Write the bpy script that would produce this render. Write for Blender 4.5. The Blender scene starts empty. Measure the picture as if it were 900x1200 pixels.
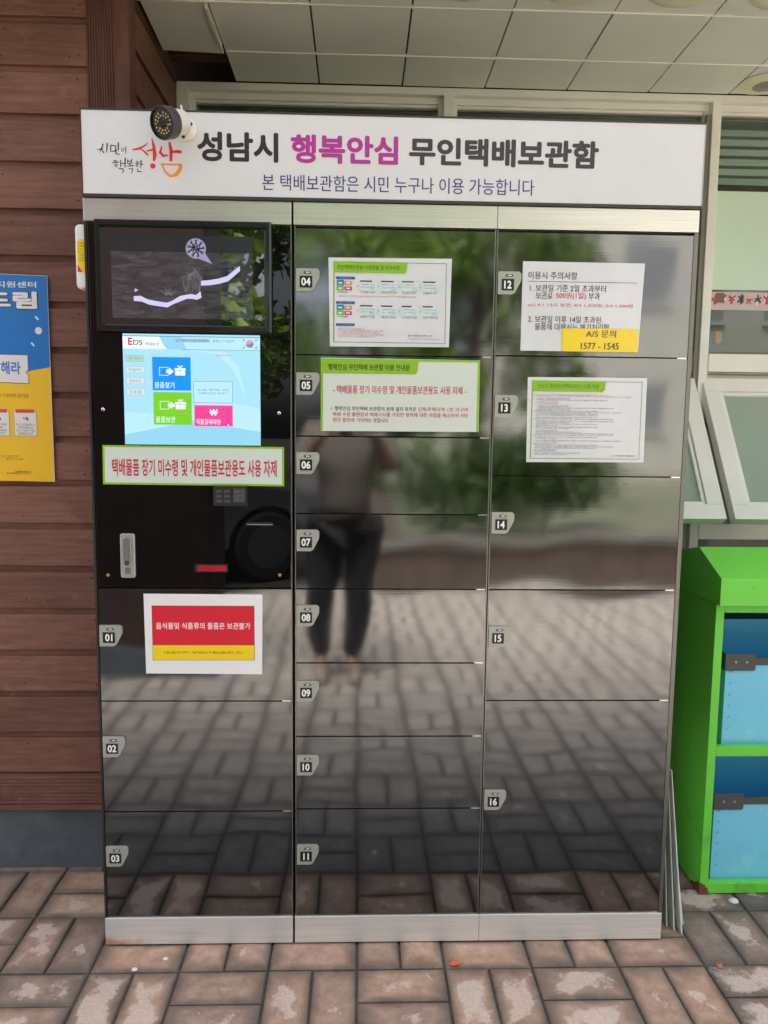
import bpy, math, random
from mathutils import Matrix, Vector
random.seed(7)
C = bpy.context.scene.collection
S = bpy.context.scene
R = math.radians

# ------------------------------------------------------------------ camera
CAM = Vector((0.6541, -1.9, 1.36))
pit, yaw, rol = -0.1100, 0.0329, 0.0110
fwd = Vector((math.sin(yaw)*math.cos(pit), math.cos(yaw)*math.cos(pit), math.sin(pit)))
rt = Vector((math.cos(yaw), -math.sin(yaw), 0)); up = rt.cross(fwd)
r2 = rt*math.cos(rol)+up*math.sin(rol); u2 = up*math.cos(rol)-rt*math.sin(rol)
cd = bpy.data.cameras.new('camera'); cam = bpy.data.objects.new('camera', cd); C.objects.link(cam)
M4 = Matrix((r2, u2, -fwd)).transposed().to_4x4(); M4.translation = CAM
cam.matrix_world = M4
cd.sensor_fit = 'HORIZONTAL'; cd.sensor_width = 36.0; cd.lens = 36.0*901/900
cd.clip_start = 0.01; cd.clip_end = 3000
S.camera = cam

# ------------------------------------------------------------------ sky, sun, exposure
SUN_EL, SUN_AZ = R(66), R(-25)        # azimuth measured from +Y (behind the building) towards +X
w = bpy.data.worlds.new('World'); S.world = w; w.use_nodes = True
nt = w.node_tree
sky = nt.nodes.new('ShaderNodeTexSky'); sky.sky_type = 'NISHITA'; sky.sun_disc = False
sky.sun_elevation = SUN_EL; sky.sun_rotation = SUN_AZ
sky.air_density = 1.0; sky.dust_density = 6.0; sky.ozone_density = 1.0
bg = nt.nodes['Background']; bg.inputs[1].default_value = 0.15
hz = nt.nodes.new('ShaderNodeHueSaturation'); hz.inputs['Saturation'].default_value = .42      # hazy bright sky
nt.links.new(sky.outputs[0], hz.inputs['Color']); nt.links.new(hz.outputs[0], bg.inputs[0])
sl = bpy.data.lights.new('sun', 'SUN'); sl.energy = 2.6; sl.angle = R(35); sl.color = (1, 0.97, 0.92)
so = bpy.data.objects.new('sun', sl); C.objects.link(so)
sd = Vector((math.sin(SUN_AZ)*math.cos(SUN_EL), math.cos(SUN_AZ)*math.cos(SUN_EL), math.sin(SUN_EL)))
so.rotation_euler = sd.to_track_quat('Z', 'Y').to_euler()
S.view_settings.view_transform = 'Standard'; S.view_settings.look = 'None'
S.view_settings.gamma = 1; S.view_settings.use_curve_mapping = False
S.view_settings.exposure = 1.88
S.render.engine = 'CYCLES'
S.cycles.max_bounces = 8; S.cycles.diffuse_bounces = 5; S.cycles.glossy_bounces = 4
S.cycles.transparent_max_bounces = 12; S.cycles.use_denoising = True
S.cycles.sample_clamp_indirect = 6

# ------------------------------------------------------------------ materials
def lin(c):
    return tuple((x/12.92 if x <= .04045 else ((x+.055)/1.055)**2.4) for x in (v/255 for v in c))

MATS = {}
def mat(name, rgb, rough=.5, metal=0., var=0., vscale=8., bump=0., bscale=60., coat=0., emit=None, estr=1., ior=None, stretch=None, spec=None, coord='Object'):
    """principled material; var mixes a noise into value, bump adds fine relief"""
    if name in MATS: return MATS[name]
    m = bpy.data.materials.new(name); m.use_nodes = True; MATS[name] = m
    t = m.node_tree; b = t.nodes['Principled BSDF']
    b.inputs['Base Color'].default_value = (*rgb, 1); b.inputs['Roughness'].default_value = rough
    b.inputs['Metallic'].default_value = metal
    if ior: b.inputs['IOR'].default_value = ior
    if spec is not None: b.inputs['Specular IOR Level'].default_value = spec
    if coat: b.inputs['Coat Weight'].default_value = coat; b.inputs['Coat Roughness'].default_value = .08
    if emit:
        b.inputs['Emission Color'].default_value = (*emit, 1); b.inputs['Emission Strength'].default_value = estr
    if var or bump:
        tc = t.nodes.new('ShaderNodeTexCoord'); mp = t.nodes.new('ShaderNodeMapping')
        t.links.new(tc.outputs[coord], mp.inputs[0])
        if stretch: mp.inputs['Scale'].default_value = stretch
    if var:
        n = t.nodes.new('ShaderNodeTexNoise'); n.inputs['Scale'].default_value = vscale; n.inputs['Detail'].default_value = 6
        n.inputs['Roughness'].default_value = .65
        t.links.new(mp.outputs[0], n.inputs['Vector'])
        cr = t.nodes.new('ShaderNodeMapRange'); cr.inputs[1].default_value = .3; cr.inputs[2].default_value = .7
        cr.inputs[3].default_value = 1-var; cr.inputs[4].default_value = 1+var
        t.links.new(n.outputs[0], cr.inputs[0])
        mx = t.nodes.new('ShaderNodeMix'); mx.data_type = 'RGBA'; mx.blend_type = 'MULTIPLY'; mx.inputs[0].default_value = 1
        mx.inputs[6].default_value = (*rgb, 1)
        t.links.new(cr.outputs[0], mx.inputs[7]); t.links.new(mx.outputs[2], b.inputs['Base Color'])
        rr = t.nodes.new('ShaderNodeMapRange'); rr.inputs[3].default_value = max(rough-.08*var*4, .02); rr.inputs[4].default_value = min(rough+.08*var*4, 1)
        t.links.new(n.outputs[0], rr.inputs[0]); t.links.new(rr.outputs[0], b.inputs['Roughness'])
    if bump:
        n2 = t.nodes.new('ShaderNodeTexNoise'); n2.inputs['Scale'].default_value = bscale; n2.inputs['Detail'].default_value = 4
        t.links.new(mp.outputs[0], n2.inputs['Vector'])
        bp = t.nodes.new('ShaderNodeBump'); bp.inputs['Strength'].default_value = 1; bp.inputs['Distance'].default_value = bump
        t.links.new(n2.outputs[0], bp.inputs['Height']); t.links.new(bp.outputs[0], b.inputs['Normal'])
    return m

def ink(rgb):            # printed colour (0-255)
    return mat('print_%d_%d_%d' % rgb, lin(rgb), .45, coat=.0)
def lit(rgb, s=.30):     # screen colour: gives off light
    k = 'screen_%d_%d_%d' % rgb
    c = lin(rgb)
    return mat(k, (.01, .01, .01), .12, emit=c, estr=s, ior=1.5)

def glass_mat(name, tint=(.80, .9, .87), refl=1.0, rough=.01, frost=0.):
    m = bpy.data.materials.new(name); m.use_nodes = True; t = m.node_tree
    t.nodes.remove(t.nodes['Principled BSDF']); out = t.nodes['Material Output']
    tr = t.nodes.new('ShaderNodeBsdfTransparent'); tr.inputs[0].default_value = (*tint, 1)
    gl = t.nodes.new('ShaderNodeBsdfGlossy'); gl.inputs['Roughness'].default_value = rough
    fr = t.nodes.new('ShaderNodeFresnel'); fr.inputs[0].default_value = 1.5+.25*refl
    mx = t.nodes.new('ShaderNodeMixShader')
    t.links.new(fr.outputs[0], mx.inputs[0]); t.links.new(tr.outputs[0], mx.inputs[1]); t.links.new(gl.outputs[0], mx.inputs[2])
    last = mx
    if frost:
        df = t.nodes.new('ShaderNodeBsdfDiffuse'); df.inputs[0].default_value = (*lin((206, 222, 204)), 1)
        m2 = t.nodes.new('ShaderNodeMixShader'); m2.inputs[0].default_value = frost; t.links.new(mx.outputs[0], m2.inputs[1]); t.links.new(df.outputs[0], m2.inputs[2]); last = m2
    t.links.new(last.outputs[0], out.inputs[0]); MATS[name] = m
    return m

def worn(m, col, scale, lo, hi, amt=.8):
    """small chips and scuffs: noise threshold mixes another colour in"""
    t = m.node_tree; b = t.nodes['Principled BSDF']; tc = t.nodes.new('ShaderNodeTexCoord'); n = t.nodes.new('ShaderNodeTexNoise')
    n.inputs['Scale'].default_value = scale; n.inputs['Detail'].default_value = 8; n.inputs['Roughness'].default_value = .7; t.links.new(tc.outputs['Object'], n.inputs['Vector'])
    r = t.nodes.new('ShaderNodeMapRange'); r.inputs[1].default_value = lo; r.inputs[2].default_value = hi; r.inputs[4].default_value = amt; t.links.new(n.outputs[0], r.inputs[0])
    x = t.nodes.new('ShaderNodeMix'); x.data_type = 'RGBA'; t.links.new(r.outputs[0], x.inputs[0]); x.inputs[7].default_value = (*col, 1)
    i = b.inputs['Base Color']
    if i.is_linked: t.links.new(i.links[0].from_socket, x.inputs[6])
    else: x.inputs[6].default_value = i.default_value
    t.links.new(x.outputs[2], i); return m

# ------------------------------------------------------------------ mesh building
class MB:
    def __init__(s): s.v = []; s.f = []; s.mi = []; s.sm = []; s.mats = []; s.uv = None
    def _m(s, m):
        if m not in s.mats: s.mats.append(m)
        return s.mats.index(m)
    def add(s, vs, fs, m, smooth=False):
        o = len(s.v); s.v += [tuple(p) for p in vs]; k = s._m(m)
        for f in fs: s.f.append([o+i for i in f]); s.mi.append(k); s.sm.append(smooth)
        return s
    def box(s, x0, x1, y0, y1, z0, z1, m):
        vs = [(x, y, z) for z in (z0, z1) for y in (y0, y1) for x in (x0, x1)]
        return s.add(vs, [(0, 2, 3, 1), (4, 5, 7, 6), (0, 1, 5, 4), (2, 6, 7, 3), (0, 4, 6, 2), (1, 3, 7, 5)], m)
    def hexa(s, p, m):     # 8 points, bottom ring then top ring, each counter-clockwise from above
        return s.add(p, [(3, 2, 1, 0), (4, 5, 6, 7), (0, 1, 5, 4), (1, 2, 6, 5), (2, 3, 7, 6), (3, 0, 4, 7)], m)
    def prism(s, poly, axis, a, b, m, smooth=False):
        """poly: list of 2D points; axis 'x': (y,z), 'y': (x,z), 'z': (x,y)"""
        def P(p, t):
            return {'x': (t, p[0], p[1]), 'y': (p[0], t, p[1]), 'z': (p[0], p[1], t)}[axis]
        n = len(poly); vs = [P(p, a) for p in poly]+[P(p, b) for p in poly]
        area = sum(poly[i][0]*poly[(i+1) % n][1]-poly[(i+1) % n][0]*poly[i][1] for i in range(n))
        flip = (area > 0) != (axis in 'xz')
        if b < a: flip = not flip
        f1 = list(range(n))[::-1]; f2 = list(range(n, 2*n)); sd = [(i, (i+1) % n, n+(i+1) % n, n+i) for i in range(n)]
        fs = [f1, f2]+sd
        if flip: fs = [list(f)[::-1] for f in fs]
        s.add(vs, fs[:2], m); o = len(s.v)-2*n; k = s._m(m)
        for f in fs[2:]: s.f.append([o+i for i in f]); s.mi.append(k); s.sm.append(smooth)
        return s
    def tube(s, pts, r, m, n=10, caps=True):
        pts = [Vector(p) for p in pts]; rs = r if isinstance(r, (list, tuple)) else [r]*len(pts)
        vs = []; ref = None
        for i, p in enumerate(pts):
            d = (pts[min(i+1, len(pts)-1)]-pts[max(i-1, 0)]).normalized()
            if ref is None: ref = d.orthogonal().normalized()
            a = (ref-d*ref.dot(d)).normalized(); ref = a; b = d.cross(a)
            vs += [p+(a*math.cos(2*math.pi*k/n)+b*math.sin(2*math.pi*k/n))*rs[i] for k in range(n)]
        fs = [(i*n+k, i*n+(k+1) % n, (i+1)*n+(k+1) % n, (i+1)*n+k) for i in range(len(pts)-1) for k in range(n)]
        s.add(vs, fs, m, True)
        if caps:
            o = len(s.v)-len(vs); k = s._m(m)
            s.f.append([o+i for i in range(n)][::-1]); s.mi.append(k); s.sm.append(False)
            s.f.append([o+len(vs)-n+i for i in range(n)]); s.mi.append(k); s.sm.append(False)
        return s
    def cyl(s, p0, p1, r, m, n=24): return s.tube([p0, p1], r, m, n)
    def build(s, name, parent=None, bevel=0., seg=2, uvs=None, angle=35):
        me = bpy.data.meshes.new(name); me.from_pydata(s.v, [], s.f)
        for m in s.mats: me.materials.append(m)
        me.polygons.foreach_set('material_index', s.mi); me.polygons.foreach_set('use_smooth', s.sm)
        me.update()
        if any(s.sm): me.set_sharp_from_angle(angle=R(angle))
        o = bpy.data.objects.new(name, me); C.objects.link(o)
        if parent: o.parent = parent; o.matrix_parent_inverse = parent_inv(parent)
        if bevel:
            b = o.modifiers.new('bevel', 'BEVEL'); b.width = bevel; b.segments = seg; b.limit_method = 'ANGLE'; b.angle_limit = R(40)
            b.harden_normals = False
        return o

def parent_inv(p):
    m = Matrix.Translation(p.location) if p.rotation_euler == Vector((0, 0, 0)) or True else None
    q = p; M = Matrix.Identity(4)
    while q:
        M = q.matrix_basis @ M if q.parent is None else (q.parent.matrix_basis @ q.matrix_parent_inverse @ q.matrix_basis @ M)
        q = None
    return M.inverted()

def tag(o, label, cat, group=None, kind=None):
    if label: o['label'] = label
    if cat: o['category'] = cat
    if group: o['group'] = group
    if kind: o['kind'] = kind
    return o
def thing(name, label, cat, loc=(0, 0, 0), group=None):
    o = bpy.data.objects.new(name, None); C.objects.link(o); o.location = loc; o.empty_display_size = .05
    return tag(o, label, cat, group)

# ------------------------------------------------------------------ lettering
_tc = {}
def glyphs(body, bold):
    k = (body, bold)
    if k in _tc: return _tc[k]
    c = bpy.data.curves.new('lettering', 'FONT'); c.body = body; c.size = 1; c.offset = bold; c.resolution_u = 3
    o = bpy.data.objects.new('lettering', c); C.objects.link(o)
    bpy.context.view_layer.update()
    me = bpy.data.meshes.new_from_object(o.evaluated_get(bpy.context.evaluated_depsgraph_get()))
    vs = [(v.co.x, v.co.y) for v in me.vertices]; fs = [list(p.vertices) for p in me.polygons]
    bpy.data.objects.remove(o); bpy.data.curves.remove(c); bpy.data.meshes.remove(me)
    _tc[k] = (vs, fs); return vs, fs

class Sheet(MB):
    """flat graphics in the XZ plane facing -Y; every layer sits a little in front of the one below"""
    def __init__(s, y, step=.0004, warp=0.): super().__init__(); s.y = y; s.step = step; s.warp = warp; s.ph = random.random()*9
    def Y(s, x, z, layer):
        w_ = s.warp*(math.sin(x*23+s.ph)*math.sin(z*19+s.ph*2)+.5*math.sin(x*41+z*37+s.ph*3)+1.3)
        return s.y-layer*s.step-w_
    def base(s, q, m, thick=.0006, nx=14, nz=10):
        """q: four corners TL,TR,BR,BL (x,z); a thin bent sheet with both faces"""
        def P(u, v, off):
            x = (q[0][0]*(1-u)+q[1][0]*u)*(1-v)+(q[3][0]*(1-u)+q[2][0]*u)*v
            z = (q[0][1]*(1-u)+q[1][1]*u)*(1-v)+(q[3][1]*(1-u)+q[2][1]*u)*v
            return (x, s.Y(x, z, 0)+off, z)
        W = nx+1
        for off, fl in ((0, False), (thick, True)):
            vs = [P(i/nx, j/nz, off) for j in range(nz+1) for i in range(nx+1)]
            fs = [(j*W+i, (j+1)*W+i, (j+1)*W+i+1, j*W+i+1) for j in range(nz) for i in range(nx)]
            s.add(vs, [f[::-1] for f in fs] if fl else fs, m, True)
        ring = [(i/nx, 0) for i in range(nx)]+[(1, j/nz) for j in range(nz)]+[(1-i/nx, 1) for i in range(nx)]+[(0, 1-j/nz) for j in range(nz)]
        n = len(ring); vs = [P(u, v, 0) for u, v in ring]+[P(u, v, thick) for u, v in ring]
        s.add(vs, [(i, (i+1) % n, n+(i+1) % n, n+i) for i in range(n)], m)
        return s
    def poly(s, pts, m, layer=1):
        a = sum(pts[i][0]*pts[(i+1) % len(pts)][1]-pts[(i+1) % len(pts)][0]*pts[i][1] for i in range(len(pts)))
        f = list(range(len(pts)))
        if a < 0: f = f[::-1]
        return s.add([(x, s.Y(x, z, layer), z) for x, z in pts], [f], m)
    def rect(s, x0, x1, z0, z1, m, layer=1):
        n = max(1, int(abs(x1-x0)/.03)) if s.warp else 1
        for i in range(n):
            a, b = x0+(x1-x0)*i/n, x0+(x1-x0)*(i+1)/n
            s.poly([(a, z0), (b, z0), (b, z1), (a, z1)], m, layer)
        return s
    def frame(s, x0, x1, z0, z1, t, m, layer=1):
        s.rect(x0, x1, z0, z0+t, m, layer); s.rect(x0, x1, z1-t, z1, m, layer)
        s.rect(x0, x0+t, z0+t, z1-t, m, layer); return s.rect(x1-t, x1, z0+t, z1-t, m, layer)
    def text(s, body, x0, x1, z0, z1, m, layer=2, bold=.0, slope=0.):
        vs, fs = glyphs(body, 0.)
        if not vs: return s
        ax = min(v[0] for v in vs)-bold; bx = max(v[0] for v in vs)+bold; ay = min(v[1] for v in vs)-bold; by = max(v[1] for v in vs)+bold
        offs = [(0, 0)] if bold == 0 else [(bold*c, bold*d) for c, d in ((-1, 0), (1, 0), (0, -1), (0, 1), (-.7, -.7), (.7, .7), (-.7, .7), (.7, -.7))]
        if bold and bold < .012: offs = [(-bold, 0), (bold, 0), (0, 0)]
        for k, (dx, dy) in enumerate(offs):       # heavier strokes: the same glyphs laid a hair apart
            o = []
            for a, b in vs:
                u = (a+dx-ax)/(bx-ax+1e-9); x = x0+(x1-x0)*u; z = z0+(z1-z0)*(b+dy-ay)/(by-ay+1e-9)+slope*u
                o.append((x, s.Y(x, z, layer)-k*.000012, z))
            s.add(o, fs, m)
        return s
    def stroke(s, pts, wd, m, layer=2):
        """brush stroke: polyline with widths"""
        n = len(pts); ws = wd if isinstance(wd, (list, tuple)) else [wd]*n
        L = []; Rr = []
        for i, p in enumerate(pts):
            a = Vector(pts[max(i-1, 0)]); b = Vector(pts[min(i+1, n-1)]); d = (b-a).normalized(); q = Vector((-d.y, d.x))*ws[i]/2
            L.append((p[0]+q.x, p[1]+q.y)); Rr.append((p[0]-q.x, p[1]-q.y))
        for i in range(n-1): s.poly([L[i], L[i+1], Rr[i+1], Rr[i]], m, layer)
        return s
    def disc(s, cx, cz, r, m, layer=1, n=20, rz=None):
        rz = rz or r
        return s.poly([(cx+r*math.cos(2*math.pi*k/n), cz+rz*math.sin(2*math.pi*k/n)) for k in range(n)], m, layer)
    def smallprint(s, x0, x1, z, h, m, layer=2, gap=.18, rnd=random):
        """print too small to read in the photo: rows of tiny syllable marks"""
        x = x0
        while x < x1-h*.5:
            if rnd.random() < gap: x += h*.5; continue
            t = h*.16; wv = h*.78
            k = rnd.randint(0, 3)
            s.rect(x, x+wv*.55, z+h*.72, z+h*.72+t, m, layer)
            if k != 1: s.rect(x+wv*.8, x+wv*.8+t, z+h*.3, z+h*.95, m, layer)
            if k != 2: s.rect(x+wv*.1, x+wv*.9, z, z+t, m, layer)
            s.rect(x+wv*.15, x+wv*.15+t, z+h*.3, z+h*.7, m, layer)
            if k == 3: s.rect(x, x+wv, z+h*.36, z+h*.36+t, m, layer)
            x += h
        return s

def rrect(x0, x1, z0, z1, r, n=5):
    o = []
    for cx, cz, a in ((x1-r, z1-r, 0), (x0+r, z1-r, 90), (x0+r, z0+r, 180), (x1-r, z0+r, 270)):
        o += [(cx+r*math.cos(R(a+90*k/n)), cz+r*math.sin(R(a+90*k/n))) for k in range(n+1)]
    return o

# ================================================================== GROUND
def brick_material():
    m = bpy.data.materials.new('clay_paver'); m.use_nodes = True; t = m.node_tree; b = t.nodes['Principled BSDF']
    N = lambda k: t.nodes.new(k); Lk = t.links.new
    at = N('ShaderNodeAttribute'); at.attribute_name = 'tone'
    uv = N('ShaderNodeUVMap'); uv.uv_map = 'brick'
    tc = N('ShaderNodeTexCoord')
    n1 = N('ShaderNodeTexNoise'); n1.inputs['Scale'].default_value = 22; n1.inputs['Detail'].default_value = 7; n1.inputs['Roughness'].default_value = .7
    Lk(tc.outputs['Object'], n1.inputs['Vector'])
    n2 = N('ShaderNodeTexNoise'); n2.inputs['Scale'].default_value = 130; n2.inputs['Detail'].default_value = 5; n2.inputs['Roughness'].default_value = .7
    Lk(tc.outputs['Object'], n2.inputs['Vector'])
    sp = N('ShaderNodeSeparateColor'); Lk(at.outputs['Color'], sp.inputs[0])
    # brick body colour by random tone
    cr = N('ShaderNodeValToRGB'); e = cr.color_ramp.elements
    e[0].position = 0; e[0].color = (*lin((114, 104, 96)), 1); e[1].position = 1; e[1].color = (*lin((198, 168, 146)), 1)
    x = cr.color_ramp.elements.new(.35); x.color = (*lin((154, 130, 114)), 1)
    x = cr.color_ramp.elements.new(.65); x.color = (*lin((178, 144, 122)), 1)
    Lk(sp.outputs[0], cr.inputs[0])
    dsx = N('ShaderNodeMix'); dsx.data_type = 'RGBA'; Lk(sp.outputs[2], dsx.inputs[0]); Lk(cr.outputs[0], dsx.inputs[6]); shade_grade = N('ShaderNodeMix'); shade_grade.data_type = 'RGBA'; shade_grade.inputs[6].default_value = (*lin((104, 101, 99)), 1); shade_grade.inputs[7].default_value = (*lin((204, 190, 176)), 1); Lk(at.outputs['Alpha'], shade_grade.inputs[0])  # grey, dark by the locker and paler outward: shade painted into the pavers
    Lk(shade_grade.outputs[2], dsx.inputs[7])
    mot = N('ShaderNodeMapRange'); mot.inputs[1].default_value = .25; mot.inputs[2].default_value = .75; mot.inputs[3].default_value = .55; mot.inputs[4].default_value = 1.35
    Lk(n1.outputs[0], mot.inputs[0])
    m1 = N('ShaderNodeMix'); m1.data_type = 'RGBA'; m1.blend_type = 'MULTIPLY'; m1.inputs[0].default_value = 1
    Lk(dsx.outputs[2], m1.inputs[6]); Lk(mot.outputs[0], m1.inputs[7])
    # distance from the brick centre in its own coordinates
    su = N('ShaderNodeSeparateXYZ'); Lk(uv.outputs[0], su.inputs[0])
    def math_(op, a, b_=None, v=None):
        q = N('ShaderNodeMath'); q.operation = op
        for i, z in enumerate((a, b_)):
            if z is None: continue
            if isinstance(z, (int, float)): q.inputs[i].default_value = z
            else: Lk(z, q.inputs[i])
        return q.outputs[0]
    au = math_('ABSOLUTE', su.outputs[0]); av = math_('ABSOLUTE', su.outputs[1])
    dmax = math_('MULTIPLY', math_('MAXIMUM', math_('MULTIPLY', au, .95), av), .85)          # 0 centre .. 1 edge
    n3 = N('ShaderNodeTexNoise'); n3.inputs['Scale'].default_value = 13; n3.inputs['Detail'].default_value = 5; n3.inputs['Roughness'].default_value = .6
    Lk(tc.outputs['Object'], n3.inputs['Vector'])
    wob = math_('ADD', math_('MULTIPLY', math_('SUBTRACT', n3.outputs[0], .5), 2.4), math_('MULTIPLY', math_('SUBTRACT', n1.outputs[0], .5), .9))
    fine = math_('MULTIPLY', math_('SUBTRACT', n2.outputs[0], .5), .55)
    d2 = math_('ADD', math_('ADD', dmax, wob), fine)
    thr = math_('SUBTRACT', math_('MULTIPLY', sp.outputs[1], 1.05), .34)         # per brick size of the worn patch
    pm = N('ShaderNodeMapRange'); pm.inputs[1].default_value = -.10; pm.inputs[2].default_value = .06; Lk(math_('SUBTRACT', thr, d2), pm.inputs[0])
    wc = N('ShaderNodeMix'); wc.data_type = 'RGBA'; wc.inputs[6].default_value = (*lin((186, 164, 150)), 1); wc.inputs[7].default_value = (*lin((226, 208, 194)), 1)
    Lk(n2.outputs[0], wc.inputs[0])
    m2 = N('ShaderNodeMix'); m2.data_type = 'RGBA'; Lk(m1.outputs[2], m2.inputs[6]); Lk(wc.outputs[2], m2.inputs[7])
    Lk(math_('MULTIPLY', pm.outputs[0], math_('ADD', math_('MULTIPLY', n2.outputs[0], .8), .28)), m2.inputs[0])
    # grimy rim of each paver
    em = N('ShaderNodeMapRange'); em.inputs[1].default_value = .58; em.inputs[2].default_value = 1.05; em.inputs[3].default_value = 0; em.inputs[4].default_value = .85
    Lk(math_('ADD', math_('MAXIMUM', math_('MULTIPLY', au, 1.0), av), math_('MULTIPLY', wob, .25)), em.inputs[0])
    m3 = N('ShaderNodeMix'); m3.data_type = 'RGBA'; Lk(em.outputs[0], m3.inputs[0]); Lk(m2.outputs[2], m3.inputs[6]); m3.inputs[7].default_value = (*lin((78, 72, 66)), 1)
    Lk(m3.outputs[2], b.inputs['Base Color'])
    b.inputs['Roughness'].default_value = .78
    bp = N('ShaderNodeBump'); bp.inputs['Distance'].default_value = .0016
    hh = math_('ADD', n2.outputs[0], math_('MULTIPLY', pm.outputs[0], -.5)); Lk(hh, bp.inputs['Height']); Lk(bp.outputs[0], b.inputs['Normal'])
    return m

def build_pavement():
    P = .2225; ox, oy = -.01, -.098; bm = brick_material(); jm = mat('joint_sand', lin((76, 71, 64)), .95, var=.35, vscale=40, bump=.002, bscale=200)
    vs, fs, uv, tone = [], [], [], []
    rnd = random.Random(3)
    def brick(x0, x1, y0, y1, long_x):
        g = .0028; x0 += g; x1 -= g; y0 += g; y1 -= g; c = .0035
        dz = rnd.uniform(-.0015, .0015); tx = rnd.uniform(-.003, .003); ty = rnd.uniform(-.003, .003)
        cx, cy = (x0+x1)/2, (y0+y1)/2
        o = len(vs)
        pts = [(x0, y0, -.012), (x1, y0, -.012), (x1, y1, -.012), (x0, y1, -.012), (x0, y0, -.003), (x1, y0, -.003), (x1, y1, -.003), (x0, y1, -.003),
               (x0+c, y0+c, 0), (x1-c, y0+c, 0), (x1-c, y1-c, 0), (x0+c, y1-c, 0)]
        for x, y, z in pts: vs.append((x, y, z+dz+(x-cx)*tx+(y-cy)*ty))
        F = [(8, 9, 10, 11)]+[(4+i, 4+(i+1) % 4, 8+(i+1) % 4, 8+i) for i in range(4)]+[(i, (i+1) % 4, 4+(i+1) % 4, 4+i) for i in range(4)]
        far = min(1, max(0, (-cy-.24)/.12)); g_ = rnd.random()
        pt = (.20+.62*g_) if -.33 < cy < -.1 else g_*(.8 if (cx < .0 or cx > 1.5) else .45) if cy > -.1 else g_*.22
        tn = (max(0, min(1, rnd.gauss(.60, .15)-(.38 if cx > 1.5 else 0))), pt, far, min(1, max(0, (-cy-.5)/2.6)))  # last value: distance outward, drives the painted shade
        hx, hy = (x1-x0)/2, (y1-y0)/2
        for f in F:
            fs.append([o+i for i in f])
            for i in f:
                p = pts[i]; a, b_ = (p[0]-cx)/hx, (p[1]-cy)/hy
                uv.append((a, b_) if long_x else (b_, a)); tone.append(tn)
    for i in range(-16, 24):
        for j in range(-19, 6):
            x, y = ox+i*P, oy+j*P
            if y > 1.1 or y < -4.35: continue
            if (i+j) % 2 == 0:
                brick(x, x+P, y, y+P/2, True); brick(x, x+P, y+P/2, y+P, True)
            else:
                brick(x, x+P/2, y, y+P, False); brick(x+P/2, x+P, y, y+P, False)
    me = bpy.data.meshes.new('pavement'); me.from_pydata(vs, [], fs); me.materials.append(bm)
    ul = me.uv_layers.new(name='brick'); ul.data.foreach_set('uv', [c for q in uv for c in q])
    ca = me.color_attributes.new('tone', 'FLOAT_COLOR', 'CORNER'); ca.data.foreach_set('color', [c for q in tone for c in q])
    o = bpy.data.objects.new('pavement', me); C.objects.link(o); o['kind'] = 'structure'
    g = MB(); g.add([(-60, -80, -.0055), (60, -80, -.0055), (60, 40, -.0055), (-60, 40, -.0055)], [(0, 1, 2, 3)], jm)
    g.build('ground')['kind'] = 'structure'
build_pavement()

# ================================================================== LEFT CLAD WALL
def wood_mat(name, base, dark, sx=(1.2, 14, 14)):
    m = bpy.data.materials.new(name); m.use_nodes = True; t = m.node_tree; b = t.nodes['Principled BSDF']
    N = lambda k: t.nodes.new(k); Lk = t.links.new
    tc = N('ShaderNodeTexCoord'); mp = N('ShaderNodeMapping'); mp.inputs['Scale'].default_value = sx; Lk(tc.outputs['Object'], mp.inputs[0])
    n = N('ShaderNodeTexNoise'); n.inputs['Scale'].default_value = 5; n.inputs['Detail'].default_value = 9; n.inputs['Roughness'].default_value = .68; n.inputs['Distortion'].default_value = .6
    Lk(mp.outputs[0], n.inputs['Vector'])
    nb = N('ShaderNodeTexNoise'); nb.inputs['Scale'].default_value = 4; nb.inputs['Detail'].default_value = 5; Lk(tc.outputs['Object'], nb.inputs['Vector'])
    cr = N('ShaderNodeValToRGB'); e = cr.color_ramp.elements; e[0].position = .3; e[0].color = (*dark, 1); e[1].position = .66; e[1].color = (*base, 1)
    Lk(n.outputs[0], cr.inputs[0])
    mr = N('ShaderNodeMapRange'); mr.inputs[1].default_value = .3; mr.inputs[2].default_value = .7; mr.inputs[3].default_value = .82; mr.inputs[4].default_value = 1.15; Lk(nb.outputs[0], mr.inputs[0])
    mx = N('ShaderNodeMix'); mx.data_type = 'RGBA'; mx.blend_type = 'MULTIPLY'; mx.inputs[0].default_value = 1; Lk(cr.outputs[0], mx.inputs[6]); Lk(mr.outputs[0], mx.inputs[7])
    sz = N('ShaderNodeSeparateXYZ'); Lk(tc.outputs['Object'], sz.inputs[0])
    q1 = N('ShaderNodeMath'); q1.operation = 'MULTIPLY_ADD'; q1.inputs[1].default_value = 1/.1265; q1.inputs[2].default_value = -.312/.1265; Lk(sz.outputs[2], q1.inputs[0])
    q2 = N('ShaderNodeMath'); q2.operation = 'FLOOR'; Lk(q1.outputs[0], q2.inputs[0])
    wn = N('ShaderNodeTexWhiteNoise'); wn.noise_dimensions = '1D'; Lk(q2.outputs[0], wn.inputs['W'])
    vr = N('ShaderNodeMapRange'); vr.inputs[3].default_value = .80; vr.inputs[4].default_value = 1.12; Lk(wn.outputs[0], vr.inputs[0])
    my = N('ShaderNodeMix'); my.data_type = 'RGBA'; my.blend_type = 'MULTIPLY'; my.inputs[0].default_value = 0. if name == 'stained_post' else 1.; Lk(mx.outputs[2], my.inputs[6]); Lk(vr.outputs[0], my.inputs[7])
    Lk(my.outputs[2], b.inputs['Base Color']); b.inputs['Roughness'].default_value = .62; b.inputs['Specular IOR Level'].default_value = .35
    bp = N('ShaderNodeBump'); bp.inputs['Distance'].default_value = .0012; Lk(n.outputs[0], bp.inputs['Height']); Lk(bp.outputs[0], b.inputs['Normal'])
    return m
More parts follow.
